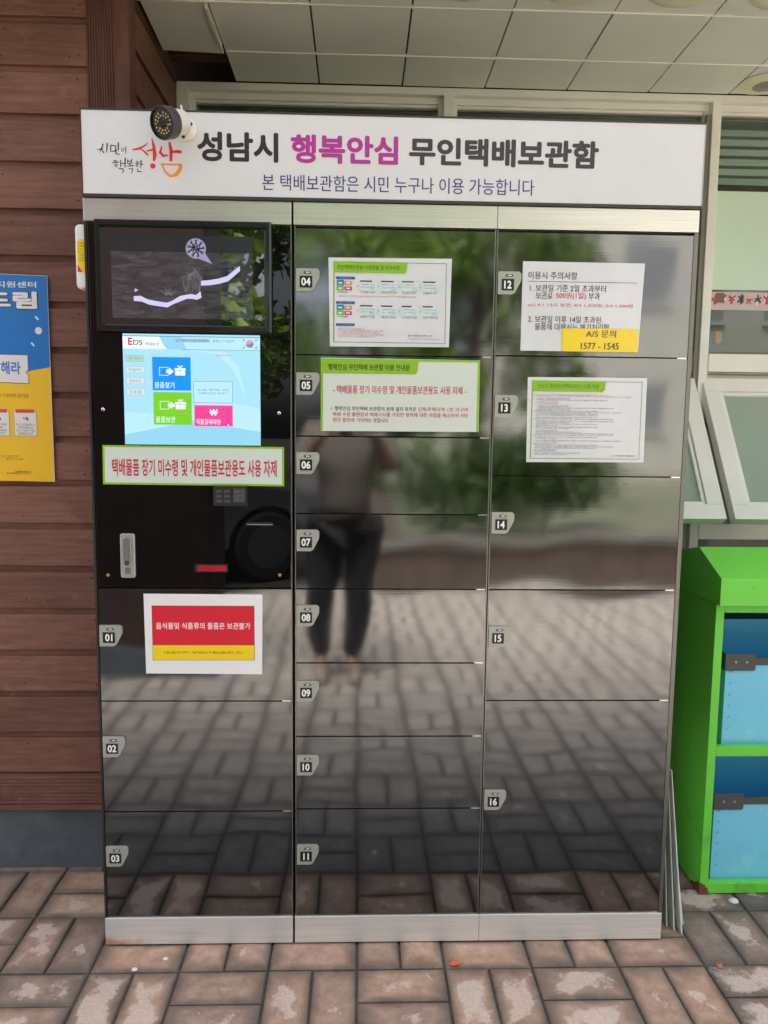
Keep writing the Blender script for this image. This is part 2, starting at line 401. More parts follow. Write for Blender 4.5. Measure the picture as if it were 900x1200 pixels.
WOOD = wood_mat('stained_cladding', lin((136, 94, 78)), lin((104, 69, 57)))
WOODV = wood_mat('stained_post', lin((112, 76, 64)), lin((84, 54, 45)), (14, 14, 1.2))
DARKH = mat('nail_hole', (.012, .01, .009), .8)
YB = .355
worn(WOOD, lin((160, 124, 110)), 10, .62, .78, .5); worn(WOOD, lin((70, 46, 40)), 3, .58, .75, .5)
def clad_profile(yf):
    """(y,z) outline of stacked ship-lap boards, front at yf"""
    pts = []; z = .312
    k = 0
    pts.append((yf+.05, .192)); pts.append((yf-.001, .192)); pts.append((yf-.001, .203)); pts.append((yf+.006, .206))
    zz = .212
    while zz < .296: pts += [(yf+.002, zz), (yf+.002, zz+.006), (yf+.005, zz+.0075), (yf+.005, zz+.0095)]; zz += .011
    pts += [(yf+.004, .306)]
    z0 = .312
    while z0 < 4.0:
        pts += [(yf+.016, z0-.003), (yf+.016, z0)] if k == 0 else []
        pts += [(yf, z0+.0005), (yf, z0+.1085), (yf+.004, z0+.1095), (yf+.0105, z0+.114), (yf+.0105, z0+.1245), (yf+.0125, z0+.1265)] if False else \
               [(yf+.001, z0), (yf, z0+.002), (yf, z0+.1055), (yf+.0015, z0+.107), (yf+.013, z0+.1085), (yf+.0145, z0+.111), (yf+.0145, z0+.1264)]
        z0 += .1265; k += 1
    pts.append((yf+.05, z0))
    return pts
cw = thing('clad_wall', 'brown horizontal board wall on a dark concrete base, left of the locker', 'wall', (-.3, YB, 0))
b = MB(); prof = clad_profile(YB)
n = len(prof)
for xa, xb in ((-3.2, -.0995),):
    vs = [(xa, y, z) for y, z in prof]+[(xb, y, z) for y, z in prof]
    b.add(vs, [(i, n+i, n+i+1, i+1) for i in range(n-1)], WOOD)
rn = random.Random(5); z0 = .312
while z0 < 2.6:
    for xx in (-.125, -.135, -.33, -.43, -.62, -.95):
        for dz in (.022, .085):
            if rn.random() < .75:
                x = xx+rn.uniform(-.012, .012); z = z0+dz+rn.uniform(-.008, .008); r_ = rn.uniform(.0012, .0024)
                b.add([(x+r_*1.5*math.cos(a*math.pi/3), YB-.0006, z+r_*math.sin(a*math.pi/3)) for a in range(6)], [tuple(range(6))], DARKH)
    z0 += .1265
b.build('board_cladding', cw)
b = MB()       # fluted corner post (vertical grooves)
xs = [-.098]
poly = [(-.098, YB+.06)]
x = -.098
while x < -.030:
    poly += [(x, YB-.006), (x+.0042, YB-.006), (x+.0048, YB-.0028), (x+.0066, YB-.0028)]; x += .0072
poly += [(-.026, YB-.006), (.014, YB-.006), (.017, YB-.003), (.017, YB+.06)]
b.prism(poly, 'z', .193, 3.4, WOODV); b.build('corner_post', cw)
b = MB()       # return wall running back to the windows
prof2 = [(-.014+(YB-y)*.9-.0, z) for y, z in prof]; n = len(prof2)
vs = [(x, YB+.0605, z) for x, z in prof2]+[(x, 1.045, z) for x, z in prof2]
b.add(vs, [(i, n+i, n+i+1, i+1) for i in range(n-1)], WOOD); b.build('return_cladding', cw)
b = MB(); BASE = mat('dark_concrete', lin((84, 90, 95)), .85, var=.28, vscale=9, bump=.0015, bscale=90)
b.box(-3.2, .012, YB+.012, YB+.3, -.02, .1915, BASE); b.box(-.05, .010, YB+.301, 1.06, -.02, .1915, BASE); b.build('concrete_base', cw, bevel=.004)

# ================================================================== WINDOW WALL
ALU = mat('anodised_frame', lin((240, 237, 228)), .45, metal=0., var=.06, vscale=3, spec=.6)
ALUD = mat('frame_groove', lin((128, 122, 110)), .5)
GLS = glass_mat('window_glass', (.90, .97, .94), .3)
YW = 1.05
ww = thing('window_wall', 'aluminium framed window front with frosted pane and two tilted sashes behind the locker', 'window wall', (1.4, YW, 0))
b = MB()
def fr(x0, x1, z0, z1, y0=YW-.0, y1=YW+.06): b.box(x0, x1, y0, y1, z0, z1, ALU)
fr(-.012, 3.6, 2.563, 2.588, YW-.012, YW+.08)                   # head
fr(-.012, 3.6, 2.5395, 2.5626, YW+.012, YW+.075)
VX = [(-.012, .03), (.952, .987), (1.944, 1.974), (2.95, 2.98)]
for i, (a, c) in enumerate(VX):
    fr(a, c, .06, 2.5626, YW-.02, YW+.011)
    fr(a-.018 if i else a, c+.018, .06, 2.5392, YW+.0121, YW+.07)
b.box(1.926, 1.9435, YW-.012, YW+.0105, 1.0, 2.52, ALUD)
EDG = [(.048, .934), (1.005, 1.926), (1.992, 2.932), (2.998, 3.6)]
for x0, x1 in EDG:
    fr(x0, x1, 2.529, 2.5391, YW+.02, YW+.07)
    fr(x0, x1, 1.585, 1.653, YW+.002, YW+.07); fr(x0, x1, 1.556, 1.5845, YW+.02, YW+.07)
    fr(x0, x1, .935, .996, YW+.002, YW+.07); fr(x0, x1, .06, .12, YW+.01, YW+.07)
    b.box(x0, x1, YW+.004, YW+.02, 1.5735, 1.5775, ALUD)
for x0, x1 in EDG:            # glazing beads
    for z in (2.5245, 1.6545): b.box(x0, x1, YW+.03, YW+.05, z, z+.0095, ALUD)
b.box(-.02, 3.6, YW-.015, YW+.09, -.02, .0595, BASE)
b.build('frame', ww, bevel=.0015)
for x0, x1 in EDG:
    for z0, z1 in ((1.66, 2.527), (.12, .935)):
        p = MB(); p.box(x0-.004, x1+.004, YW+.036, YW+.042, z0-.004, z1+.004, GLS); p.build('pane', ww)
# frosted film, sticker band and blind seen in the upright pane on the right
fm = mat('frosted_film', lin((212, 232, 212)), .55, var=.03, vscale=4)
p = MB(); p.box(1.993, 2.931, YW+.0345, YW+.0355, 1.898, 2.262, fm); p.build('frosted_film', ww)
sb = Sheet(YW+.0350); rn = random.Random(11)
sb.rect(1.993, 2.931, 1.822, 1.890, mat('sticker_pale', lin((214, 190, 192)), .5), 0)
for c, z0, z1 in ((lin((196, 70, 92)), 1.826, 1.887),):
    cm = mat('sticker_red', c, .5); dm = mat('sticker_dark', lin((70, 62, 74)), .5); wm = mat('sticker_white', lin((232, 230, 228)), .5)
    x = 1.997
    while x < 2.92:
        mm = cm if x < 2.06 or rn.random() < .55 else dm
        cx_, cz_ = x+.016, 1.862+rn.uniform(-.006, .006)
        for k in range(rn.randint(3, 5)):
            a = rn.uniform(0, 6.3); sb.stroke([(cx_+.014*math.cos(a), cz_+.02*math.sin(a)), (cx_, cz_), (cx_+.015*math.cos(a+2), cz_+.02*math.sin(a+2.2))], .006, mm if k else wm, 1+k)
        x += .034
sb.rect(2.018, 2.05, 1.850, 1.886, mat('sticker_ochre', lin((128, 104, 78)), .6), 6)
sb.build('sticker_band', ww)
bl = thing('window_blind', 'grey slatted blind drawn up behind the upper right window pane', 'blind', (2.45, YW+.12, 2.4))
p = MB(); slat = mat('blind_slat', lin((238, 240, 234)), .5)
for k in range(6):
    z = 2.515-k*.036; p.hexa([(1.98, YW+.10, z-.030), (2.94, YW+.10, z-.030), (2.94, YW+.104, z-.028), (1.98, YW+.104, z-.028), (1.98, YW+.118, z), (2.94, YW+.118, z), (2.94, YW+.122, z+.001), (1.98, YW+.122, z+.001)], slat)
p.build('slat', bl)
p = MB(); p.box(1.98, 2.94, YW+.095, YW+.125, 2.268, 2.300, mat('blind_rail', lin((120, 100, 88)), .5)); p.build('bottom_rail', bl, bevel=.003)
t_ = MB(); t_.prism(rrect(2.040, 2.062, 1.700, 1.745, .004), 'y', YW+.06, YW+.085, mat('orange_plastic', lin((212, 120, 62)), .4)); tag(t_.build('window_handle', ww), None, None)
# outward tilted sashes, hinged at the top
SASHG = glass_mat('sash_glass', (.80, .90, .84), 1.4, frost=.5)
def sash(x0, x1):
    H0 = Vector((0, YW+.005, 1.548)); H1 = Vector((0, .728, 1.045)); L = (H1-H0).length; d = (H1-H0).normalized(); nn = Vector((0, d.z, -d.y))
    if nn.y > 0: nn = -nn
    def Q(x, s_, t): p_ = H0+d*s_+nn*t; return (x, p_.y, p_.z)
    def bar(mb, xa, xb, sa, sb_, ta, tb, m):
        mb.hexa([Q(xa, sb_, tb), Q(xb, sb_, tb), Q(xb, sb_, ta), Q(xa, sb_, ta), Q(xa, sa, tb), Q(xb, sa, tb), Q(xb, sa, ta), Q(xa, sa, ta)], m)
    f = MB(); fw_ = .058
    bar(f, x0, x1, 0, fw_-.0004, -.02, .02, ALU); bar(f, x0, x1, L-fw_+.0004, L, -.02, .02, ALU)
    bar(f, x0, x0+fw_, fw_, L-fw_, -.02, .02, ALU); bar(f, x1-fw_, x1, fw_, L-fw_, -.02, .02, ALU)
    g = .014                                     # inner glazing bead
    bar(f, x0+fw_+.0005, x1-fw_-.0005, fw_+.0005, fw_+g, -.015, .012, ALU); bar(f, x0+fw_+.0005, x1-fw_-.0005, L-fw_-g, L-fw_-.0005, -.015, .012, ALU)
    bar(f, x0+fw_+.0005, x0+fw_+g, fw_+g+.0005, L-fw_-g-.0005, -.015, .012, ALU); bar(f, x1-fw_-g, x1-fw_-.0005, fw_+g+.0005, L-fw_-g-.0005, -.015, .012, ALU)
    fo = f.build('sash', ww, bevel=.0015)
    p_ = MB(); bar(p_, x0+fw_+.004, x1-fw_-.004, fw_+.004, L-fw_-.004, -.003, .003, SASHG); p_.build('pane', fo)
    s_ = MB(); st = mat('stay_steel', (.08, .08, .08), .4, metal=.8)
    xs_ = x0+.008 if x0 > 1.9 else x1-.012
    s_.hexa([(xs_, YW+.01, 1.405), (xs_+.005, YW+.01, 1.405), (xs_+.005, YW+.01, 1.39), (xs_, YW+.01, 1.39), Q(xs_, .20, .0)and(xs_, Q(0, .20, -.021)[1], Q(0, .20, -.021)[2]+.008), (xs_+.005, Q(0, .20, -.021)[1], Q(0, .20, -.021)[2]+.008), (xs_+.005, Q(0, .20, -.021)[1], Q(0, .20, -.021)[2]-.006), (xs_, Q(0, .20, -.021)[1], Q(0, .20, -.021)[2]-.006)], st)
    s_.build('stay', fo)
sash(1.962, 2.93); sash(1.012, 1.932)
# the room behind the glass
rm = MB(); RW = mat('room_wall', lin((150, 160, 156)), .9, var=.1, vscale=2); RC = mat('room_ceiling', lin((190, 195, 188)), .9)
rm.add([(-.2, 4.2, 0), (4.4, 4.2, 0), (4.4, 4.2, 2.7), (-.2, 4.2, 2.7)], [(0, 3, 2, 1)], RW)
rm.add([(-.2, 1.14, 0), (-.2, 4.2, 0), (-.2, 4.2, 2.7), (-.2, 1.14, 2.7)], [(0, 1, 2, 3)], RW)
rm.add([(4.4, 1.14, 0), (4.4, 4.2, 0), (4.4, 4.2, 2.7), (4.4, 1.14, 2.7)], [(3, 2, 1, 0)], RW)
rm.add([(-.2, 1.14, 2.62), (4.4, 1.14, 2.62), (4.4, 4.2, 2.62), (-.2, 4.2, 2.62)], [(0, 1, 2, 3)], RC)
for k in range(9): rm.box(-.19, 4.39, 1.3+.3*k, 1.31+.3*k, 2.612, 2.6195, RW)
o = rm.build('room_interior'); o['kind'] = 'structure'
rf = MB(); rf.add([(-.2, 1.14, .004), (4.4, 1.14, .004), (4.4, 4.2, .004), (-.2, 4.2, .004)], [(0, 1, 2, 3)], mat('room_floor_vinyl', lin((120, 112, 100)), .5)); rf.build('floor')['kind'] = 'structure'

# ================================================================== CANOPY CEILING
CZ = 2.59; CY0 = .02
TILE = mat('ceiling_tile', lin((236, 235, 222)), .7, var=.05, vscale=3)
STRIPM = mat('ceiling_bar', lin((246, 242, 228)), .5)
ce = MB(); DK = mat('ceiling_void', (.02, .014, .01), .9)
P3 = .3; rn = random.Random(9)
for i in range(-11, 12):
    for j in range(-6, 2):
        x0 = .2+P3*i; y0 = .51+P3*(j); x1, y1 = x0+P3, y0+P3
        if j == 1: y1 = 1.036
        if x1 < -.0 and y1 > YB: continue
        if i == -1 and y0 > .2:
            x0 = -.004
            if j == 1: continue                                   # the fallen tile
        if y0 < CY0-.05: continue
        g = .0030; dz = rn.uniform(-.0012, .0012); tx, ty = rn.uniform(-.004, .004), rn.uniform(-.004, .004)
        if (i, j) == (-1, 0): tx, ty = -.03, -.05
        q = [(x0+g, y0+g), (x1-g, y0+g), (x1-g, y1-g), (x0+g, y1-g)]
        zz = [CZ+dz+(x-(x0+x1)/2)*tx+(y-(y0+y1)/2)*ty for x, y in q]
        ce.hexa([(x, y, z) for (x, y), z in zip(q, zz)]+[(x, y, z+.010) for (x, y), z in zip(q, zz)], TILE)
for j in range(-5, 2):                                              # light bars along the rows
    y = .51+P3*j
    ce.box(.204 if j == 1 else -.004, 3.5, y-.0026, y+.0026, CZ-.0028, CZ+.006, STRIPM)
ce.box(.1895, .1975, .53, .775, CZ-.010, CZ+.012, STRIPM)
for a in ((-3.3, 3.7, CY0-.05, .30), (.2, 3.7, .30, 1.14)): ce.box(a[0], a[1], a[2], a[3], CZ+.016, CZ+.03, DK)
ce.build('ceiling', bevel=0)['kind'] = 'structure'
cr = thing('canopy_roof', 'flat canopy roof over the locker with an open hole showing a timber beam', 'roof', (0, 0, CZ))
p = MB(); tim = wood_mat('rough_timber', lin((128, 84, 56)), lin((80, 48, 32)))
p.box(-.2, .6, .93, .985, CZ+.04, CZ+.12, tim); p.box(-.2, .6, .84, .90, CZ+.10, CZ+.16, tim); p.build('timber_beam', cr)
p = MB(); RFM = mat('roof_panel', lin((110, 104, 96)), .8, var=.1)
p.box(-3.4, 3.8, CY0-.08, 4.6, CZ+.17, CZ+.24, RFM); p.build('roof_slab', cr)
p = MB(); p.box(-3.4, 3.8, CY0-.11, CY0-.081, CZ-.01, CZ+.26, mat('fascia_board', lin((92, 64, 52)), .6, var=.1)); p.build('fascia', cr)
DISC = mat('ceiling_disc_cream', lin((244, 234, 206)), .5)
for k, x in enumerate((.35, .65, .95, 1.255, 1.56, 1.86, 2.15)):
    p = MB(); pr = [(0.001, -.014), (.05, -.0135), (.09, -.011), (.115, -.006), (.124, 0.0005)]
    n = 36; vs = [(x+r_*math.cos(2*math.pi*a/n), .345+r_*math.sin(2*math.pi*a/n), CZ-.0015+h) for r_, h in pr for a in range(n)]
    p.add(vs, [(i*n+a, (i+1)*n+a, (i+1)*n+(a+1) % n, i*n+(a+1) % n)[::-1] for i in range(len(pr)-1) for a in range(n)], DISC, True)
    p.add([vs[a] for a in range(n)], [tuple(range(n))[::-1]], DISC, True)
    o = p.build('ceiling_plate', angle=60); tag(o, 'shallow round cream plate in the row on the tiled ceiling', 'ceiling plate', 'round plates on the ceiling')
sl_ = thing('ceiling_light', 'round cream ceiling plate with grey middle above the right window', 'ceiling light', (2.09, .94, CZ))
p = MB(); n = 32
for (r0, h0, r1, h1, m_) in ((.045, -.010, .092, -.0015, DISC), (.0, -.016, .0448, -.0102, mat('lamp_grey', lin((150, 146, 130)), .4))):
    vs = [(2.09+r_*math.cos(2*math.pi*a/n), .94+r_*math.sin(2*math.pi*a/n), CZ-.001+h) for r_, h in ((max(r0, .0005), h0), (r1, h1)) for a in range(n)]
    q = MB(); q.add(vs, [(a, (a+1) % n, n+(a+1) % n, n+a) for a in range(n)], m_, True); q.build('trim_ring' if r0 > .01 else 'lamp_cover', sl_)

# ================================================================== PARCEL LOCKER
def door_steel():
    m = bpy.data.materials.new('dark_mirror_steel'); m.use_nodes = True; t = m.node_tree; b = t.nodes['Principled BSDF']
    N = lambda k: t.nodes.new(k); Lk = t.links.new
    b.inputs['Metallic'].default_value = 1; b.inputs['Base Color'].default_value = (.175, .18, .186, 1); b.inputs['Roughness'].default_value = .085
    tc = N('ShaderNodeTexCoord'); mp = N('ShaderNodeMapping'); mp.inputs['Scale'].default_value = (2, 2, 500); Lk(tc.outputs['Object'], mp.inputs[0])
    n = N('ShaderNodeTexNoise'); n.inputs['Scale'].default_value = 1; n.inputs['Detail'].default_value = 3; Lk(mp.outputs[0], n.inputs['Vector'])
    sm = N('ShaderNodeTexNoise'); sm.inputs['Scale'].default_value = 5; sm.inputs['Detail'].default_value = 7; sm.inputs['Roughness'].default_value = .7; Lk(tc.outputs['Object'], sm.inputs['Vector'])
    r1 = N('ShaderNodeMapRange'); r1.inputs[1].default_value = .35; r1.inputs[2].default_value = .75; r1.inputs[3].default_value = .040; r1.inputs[4].default_value = .075; Lk(sm.outputs[0], r1.inputs[0])
    Lk(r1.outputs[0], b.inputs['Roughness'])
    bp = N('ShaderNodeBump'); bp.inputs['Strength'].default_value = .05; bp.inputs['Distance'].default_value = .0004; Lk(n.outputs[0], bp.inputs['Height']); Lk(bp.outputs[0], b.inputs['Normal'])
    return m
DOOR = door_steel()
def brushed(name, col, rough, rust=False, metal=1.):
    m = bpy.data.materials.new(name); m.use_nodes = True; t = m.node_tree; b = t.nodes['Principled BSDF']
    N = lambda k: t.nodes.new(k); Lk = t.links.new
    b.inputs['Metallic'].default_value = metal
    tc = N('ShaderNodeTexCoord'); mp = N('ShaderNodeMapping'); mp.inputs['Scale'].default_value = (3, 3, 400); Lk(tc.outputs['Object'], mp.inputs[0])
    n = N('ShaderNodeTexNoise'); n.inputs['Scale'].default_value = 1; n.inputs['Detail'].default_value = 4; Lk(mp.outputs[0], n.inputs['Vector'])
    s_ = N('ShaderNodeTexNoise'); s_.inputs['Scale'].default_value = 9; s_.inputs['Detail'].default_value = 6; s_.inputs['Roughness'].default_value = .7; Lk(tc.outputs['Object'], s_.inputs['Vector'])
    r1 = N('ShaderNodeMapRange'); r1.inputs[1].default_value = .3; r1.inputs[2].default_value = .7; r1.inputs[3].default_value = rough-.03; r1.inputs[4].default_value = rough+.04; Lk(s_.outputs[0], r1.inputs[0]); Lk(r1.outputs[0], b.inputs['Roughness'])
    c1 = N('ShaderNodeMapRange'); c1.inputs[1].default_value = .3; c1.inputs[2].default_value = .7; c1.inputs[3].default_value = .86; c1.inputs[4].default_value = 1.08; Lk(n.outputs[0], c1.inputs[0])
    mx = N('ShaderNodeMix'); mx.data_type = 'RGBA'; mx.blend_type = 'MULTIPLY'; mx.inputs[0].default_value = 1; mx.inputs[6].default_value = (*col, 1); Lk(c1.outputs[0], mx.inputs[7])
    out = mx.outputs[2]
    if rust:     # rust marks at the foot of the plinth
        sx = N('ShaderNodeSeparateXYZ'); Lk(tc.outputs['Object'], sx.inputs[0])
        zz = N('ShaderNodeMapRange'); zz.inputs[1].default_value = .05; zz.inputs[2].default_value = 0.; zz.inputs[3].default_value = 0; zz.inputs[4].default_value = 1; Lk(sx.outputs[2], zz.inputs[0])
        xx = N('ShaderNodeMapRange'); xx.inputs[1].default_value = .16; xx.inputs[2].default_value = .0; xx.inputs[3].default_value = 0.; xx.inputs[4].default_value = 1; Lk(sx.outputs[0], xx.inputs[0])
        r3 = N('ShaderNodeMath'); r3.operation = 'MULTIPLY'; Lk(zz.outputs[0], r3.inputs[0]); Lk(xx.outputs[0], r3.inputs[1])
        rs = N('ShaderNodeMath'); rs.operation = 'ADD'; Lk(r3.outputs[0], rs.inputs[0]); Lk(s_.outputs[0], rs.inputs[1])
        rm_ = N('ShaderNodeMapRange'); rm_.inputs[1].default_value = .68; rm_.inputs[2].default_value = 1.1; rm_.inputs[3].default_value = 0; rm_.inputs[4].default_value = .8; Lk(rs.outputs[0], rm_.inputs[0])
        m3 = N('ShaderNodeMix'); m3.data_type = 'RGBA'; Lk(rm_.outputs[0], m3.inputs[0]); Lk(out, m3.inputs[6]); m3.inputs[7].default_value = (*lin((168, 104, 56)), 1); out = m3.outputs[2]
        mt = N('ShaderNodeMath'); mt.operation = 'SUBTRACT'; mt.inputs[0].default_value = metal; mt.use_clamp = True; Lk(rm_.outputs[0], mt.inputs[1]); Lk(mt.outputs[0], b.inputs['Metallic'])
    Lk(out, b.inputs['Base Color'])
    return m
STEEL = brushed('brushed_steel', (.70, .67, .62), .30, metal=.85)
STEELB = brushed('weathered_plinth_steel', (.80, .785, .75), .42, rust=True, metal=.45)
CARC = mat('locker_carcass', (.018, .018, .019), .45)
EDGE = mat('steel_edge', (.55, .55, .53), .3, metal=1)
GAP = mat('door_gap_black', (.006, .006, .006), .6)
PIANO = mat('black_gloss_panel', (.0025, .0025, .003), .015, ior=1.5)
CHR = mat('chrome', (.75, .75, .74), .15, metal=1)

lk = thing('parcel_locker', 'tall three column dark mirror steel parcel locker with touch screen kiosk and numbered doors', 'parcel locker', (.736, .16, 0))
CW = .4905; ZT = 1.8886
b = MB(); b.box(.0015, .489, .021, .330, .0, ZT-.001, CARC); b.box(.4925, 1.4705, .021, .332, .0, ZT-.001, CARC); b.build('body', lk)
b = MB()
for x0, x1 in ((.0, .0055), (.4873, .4884), (.4966, .4976), (.9768, .9780), (.9823, .9834), (1.4612, 1.4715)):
    b.box(x0, x1, -.001, .0205, .0795, 1.834, EDGE if .1 < x0 < 1.4 else CARC if x0 < .1 else mat('side_rail', lin((120, 120, 114)), .35, metal=.8))
b.build('column_rail', lk)
for k in range(3):
    x0 = CW*k+(.0004 if k else 0); x1 = CW*(k+1)-(.0004 if k else .002)
    if k == 1: x0 += .003
    t_ = MB(); t_.box(x0, x1, -.002, .0203, 1.8362, ZT, STEEL); t_.build('top_trim', lk, bevel=.0012)
    t_ = MB(); t_.box(x0, x1, -.002, .0203, .005, .0785, STEELB); t_.build('plinth', lk, bevel=.0012)

PLM = mat('plate_grey', lin((166, 168, 156)), .4, metal=.25, var=.06, vscale=30); PLB = mat('plate_black', (.008, .008, .008), .35); PLW = mat('plate_white', lin((240, 240, 238)), .5); PLD = mat('plate_window', lin((92, 94, 92)), .25)
def make_door(x0, x1, z0, z1, num, plate_z, k):
    rn = random.Random(100+k); nx, nz = 22, 16; d = MB(); W = x1-x0; Hh = z1-z0
    waves = [(rn.uniform(.00005, .00012)*s_, rn.uniform(2.5, 9), rn.uniform(2.5, 9), rn.uniform(0, 6.3), rn.uniform(0, 6.3)) for s_ in (1.6, 1.2, .6)]
    crown = rn.uniform(-.0004, .0005); tu, tv = rn.uniform(-.0008, .0008), rn.uniform(-.0007, .0007)
    def Y(u, v):
        w_ = min(1, 8*u*(1-u)+.15)*min(1, 8*v*(1-v)+.15)
        return sum(a*math.sin(fx*u*W/.45*1.3+p1)*math.sin(fz*v*Hh/.45*1.3+p2) for a, fx, fz, p1, p2 in waves)*w_*1.6+tu*(u-.5)+tv*(v-.5)-crown*16*u*(1-u)*v*(1-v)*min(Hh/.3, 1)
    vs = [(x0+W*i/nx, Y(i/nx, j/nz), z0+Hh*j/nz) for j in range(nz+1) for i in range(nx+1)]
    q = nx+1
    d.add(vs, [(j*q+i, j*q+i+1, (j+1)*q+i+1, (j+1)*q+i) for j in range(nz) for i in range(nx)], DOOR, True)
    ring = [(i/nx, 0) for i in range(nx)]+[(1, j/nz) for j in range(nz)]+[(1-i/nx, 1) for i in range(nx)]+[(0, 1-j/nz) for j in range(nz)]
    n = len(ring)
    vs = [(x0+W*u, Y(u, v), z0+Hh*v) for u, v in ring]+[(x0+W*u, .018, z0+Hh*v) for u, v in ring]
    d.add(vs, [(i, n+i, n+(i+1) % n, (i+1) % n) for i in range(n)], EDGE)
    d.add([(x0, .018, z0), (x1, .018, z0), (x1, .018, z1), (x0, .018, z1)], [(0, 3, 2, 1)], CARC)
    o = d.build('door', lk, angle=30); o['label'] = 'dark mirror steel door numbered '+num
    # number plate: lock bezel with cut lower right corner
    px, pz = x0+.0015, plate_z; wp, hp = .056, .0535
    s_ = Sheet(-.0052)
    poly = [(px, pz-hp), (px+wp*.62, pz-hp), (px+wp*.74, pz-hp+.004), (px+wp*.985, pz-hp*.42), (px+wp, pz-hp*.3), (px+wp, pz-.005), (px+wp-.005, pz), (px, pz)]
    s_.prism(poly, 'y', .0004, -.005, PLM)
    s_.prism(rrect(px+.018, px+.036, pz-.0125, pz-.0065, .002), 'y', -.0049, -.0058, PLD); s_.rect(px+.0235, px+.032, pz-.0105, pz-.0082, mat('plate_led', lin((226, 226, 220)), .3), 2)
    s_.rect(px+.0085, px+.0385, pz-.0445, pz-.0175, PLB, 1)
    gv = glyphs(num, 0.)[0]; gw = max(v[0] for v in gv)-min(v[0] for v in gv); gh = max(v[1] for v in gv)-min(v[1] for v in gv); hw = .019*gw/gh*.86/2
    s_.text(num, px+.0235-hw, px+.0235+hw, pz-.0405, pz-.0215, PLW, 2, bold=.03)
    s_.build('number_plate', o)
    h_ = MB(); h_.box(x1-.024, x1-.0015, .0015, .0165, z0-.0035, z0-.0006, CHR); h_.build('hinge', o)
    return o
G = .0017
col1 = [.955, .664, .370, .082]; col2 = [1.830, 1.5325, 1.336, 1.1445, .955, .764, .570, .375, .082]; col3 = [1.830, 1.5365, 1.243, .955, .665, .082]
k = 1
for (x0, x1), zs, plates in (((.0075, .4865), col1, (.861, .572, .277)), ((.4985, .9760), col2, (1.735, 1.4895, 1.2965, 1.1045, .9135, .718, .5215, .2785)), ((.9845, 1.4600), col3, (1.736, 1.441, 1.152, .861, .4255))):
    for i in range(len(zs)-1):
        make_door(x0, x1, zs[i+1]+G, zs[i]-G, '%02d' % k, plates[i], k); k += 1

# kiosk panel with monitor, touch screen, latch, slots
b = MB(); b.box(.0075, .4865, .0, .0195, .9572, 1.8345, PIANO); b.build('kiosk_panel', lk, bevel=.0015)
BEZ = mat('monitor_bezel', (.010, .010, .011), .12, ior=1.6)
mo = MB()
X0, X1, Z0, Z1 = .030, .4425, 1.5795, 1.8365; f_ = .017
def ringbar(mb, X0, X1, Z0, Z1, f1, ya, yb, m):     # bezel with a chamfer towards the screen
    o_ = [(X0, Z0), (X1, Z0), (X1, Z1), (X0, Z1)]; i_ = [(X0+f1, Z0+f1), (X1-f1, Z0+f1), (X1-f1, Z1-f1), (X0+f1, Z1-f1)]
    g_ = .004; o2 = [(X0+g_, Z0+g_), (X1-g_, Z0+g_), (X1-g_, Z1-g_), (X0+g_, Z1-g_)]; i2 = [(x-(.004 if x < .2 else -.004), z-(.004 if z < 1.7 else -.004)) for x, z in i_]
    rings = [[(x, ya, z) for x, z in o_], [(x, yb+.004, z) for x, z in o_], [(x, yb, z) for x, z in o2], [(x, yb, z) for x, z in i2], [(x, yb+.008, z) for x, z in i_]]
    for a, c in zip(rings, rings[1:]):
        mb.add(a+c, [(i, (i+1) % 4, 4+(i+1) % 4, 4+i) for i in range(4)], m)
ringbar(mo, X0, X1, Z0, Z1, f_, -.0005, -.022, BEZ); moo = mo.build('monitor', lk)
# --- picture on the monitor: a dark ground with a pale torn path, a round ball and its pointer
sg = bpy.data.materials.new('monitor_picture'); sg.use_nodes = True; t = sg.node_tree; bs = t.nodes['Principled BSDF']
bs.inputs['Base Color'].default_value = (.004, .004, .004, 1); bs.inputs['Roughness'].default_value = .02; bs.inputs['IOR'].default_value = 2.4
tc = t.nodes.new('ShaderNodeTexCoord'); mp = t.nodes.new('ShaderNodeMapping'); mp.inputs['Scale'].default_value = (16, 1, 60); t.links.new(tc.outputs['Object'], mp.inputs[0])
mp.inputs['Rotation'].default_value = (0, .2, 0)
n1 = t.nodes.new('ShaderNodeTexNoise'); n1.inputs['Scale'].default_value = 1; n1.inputs['Detail'].default_value = 8; n1.inputs['Roughness'].default_value = .75; n1.inputs['Distortion'].default_value = 1.2; t.links.new(mp.outputs[0], n1.inputs['Vector'])
rp = t.nodes.new('ShaderNodeValToRGB'); e = rp.color_ramp.elements; e[0].position = .42; e[0].color = (.008, .008, .010, 1); e[1].position = .8; e[1].color = (.055, .055, .062, 1)
t.links.new(n1.outputs[0], rp.inputs[0]); t.links.new(rp.outputs[0], bs.inputs['Emission Color']); bs.inputs['Emission Strength'].default_value = .5
GLB = mat('monitor_glass_black', (.003, .003, .003), .015, ior=2.4)
s = Sheet(-.0145, step=.0003)
s.box(X0+f_+.0002, X1-f_-.0002, -.0140, -.002, Z0+f_+.0002, Z1-f_-.0002, GLB)
s.rect(.066, .398, 1.611, 1.765, sg, 0); s.rect(.066, .398, 1.765, 1.803, lit((34, 34, 40)), 0)
LIL = lit((206, 200, 236)); LIL2 = lit((150, 146, 176)); DKL = lit((24, 24, 28))
top = [(.117, 1.662), (.133, 1.663), (.150, 1.655), (.172, 1.651), (.194, 1.648), (.206, 1.652), (.216, 1.658), (.226, 1.664), (.240, 1.667), (.252, 1.669), (.264, 1.667), (.2745, 1.676)]
bot = [(.117, 1.651), (.135, 1.650), (.152, 1.643), (.172, 1.640), (.196, 1.637), (.208, 1.644), (.220, 1.649), (.230, 1.653), (.242, 1.658), (.254, 1.658), (.266, 1.656), (.2765, 1.661)]
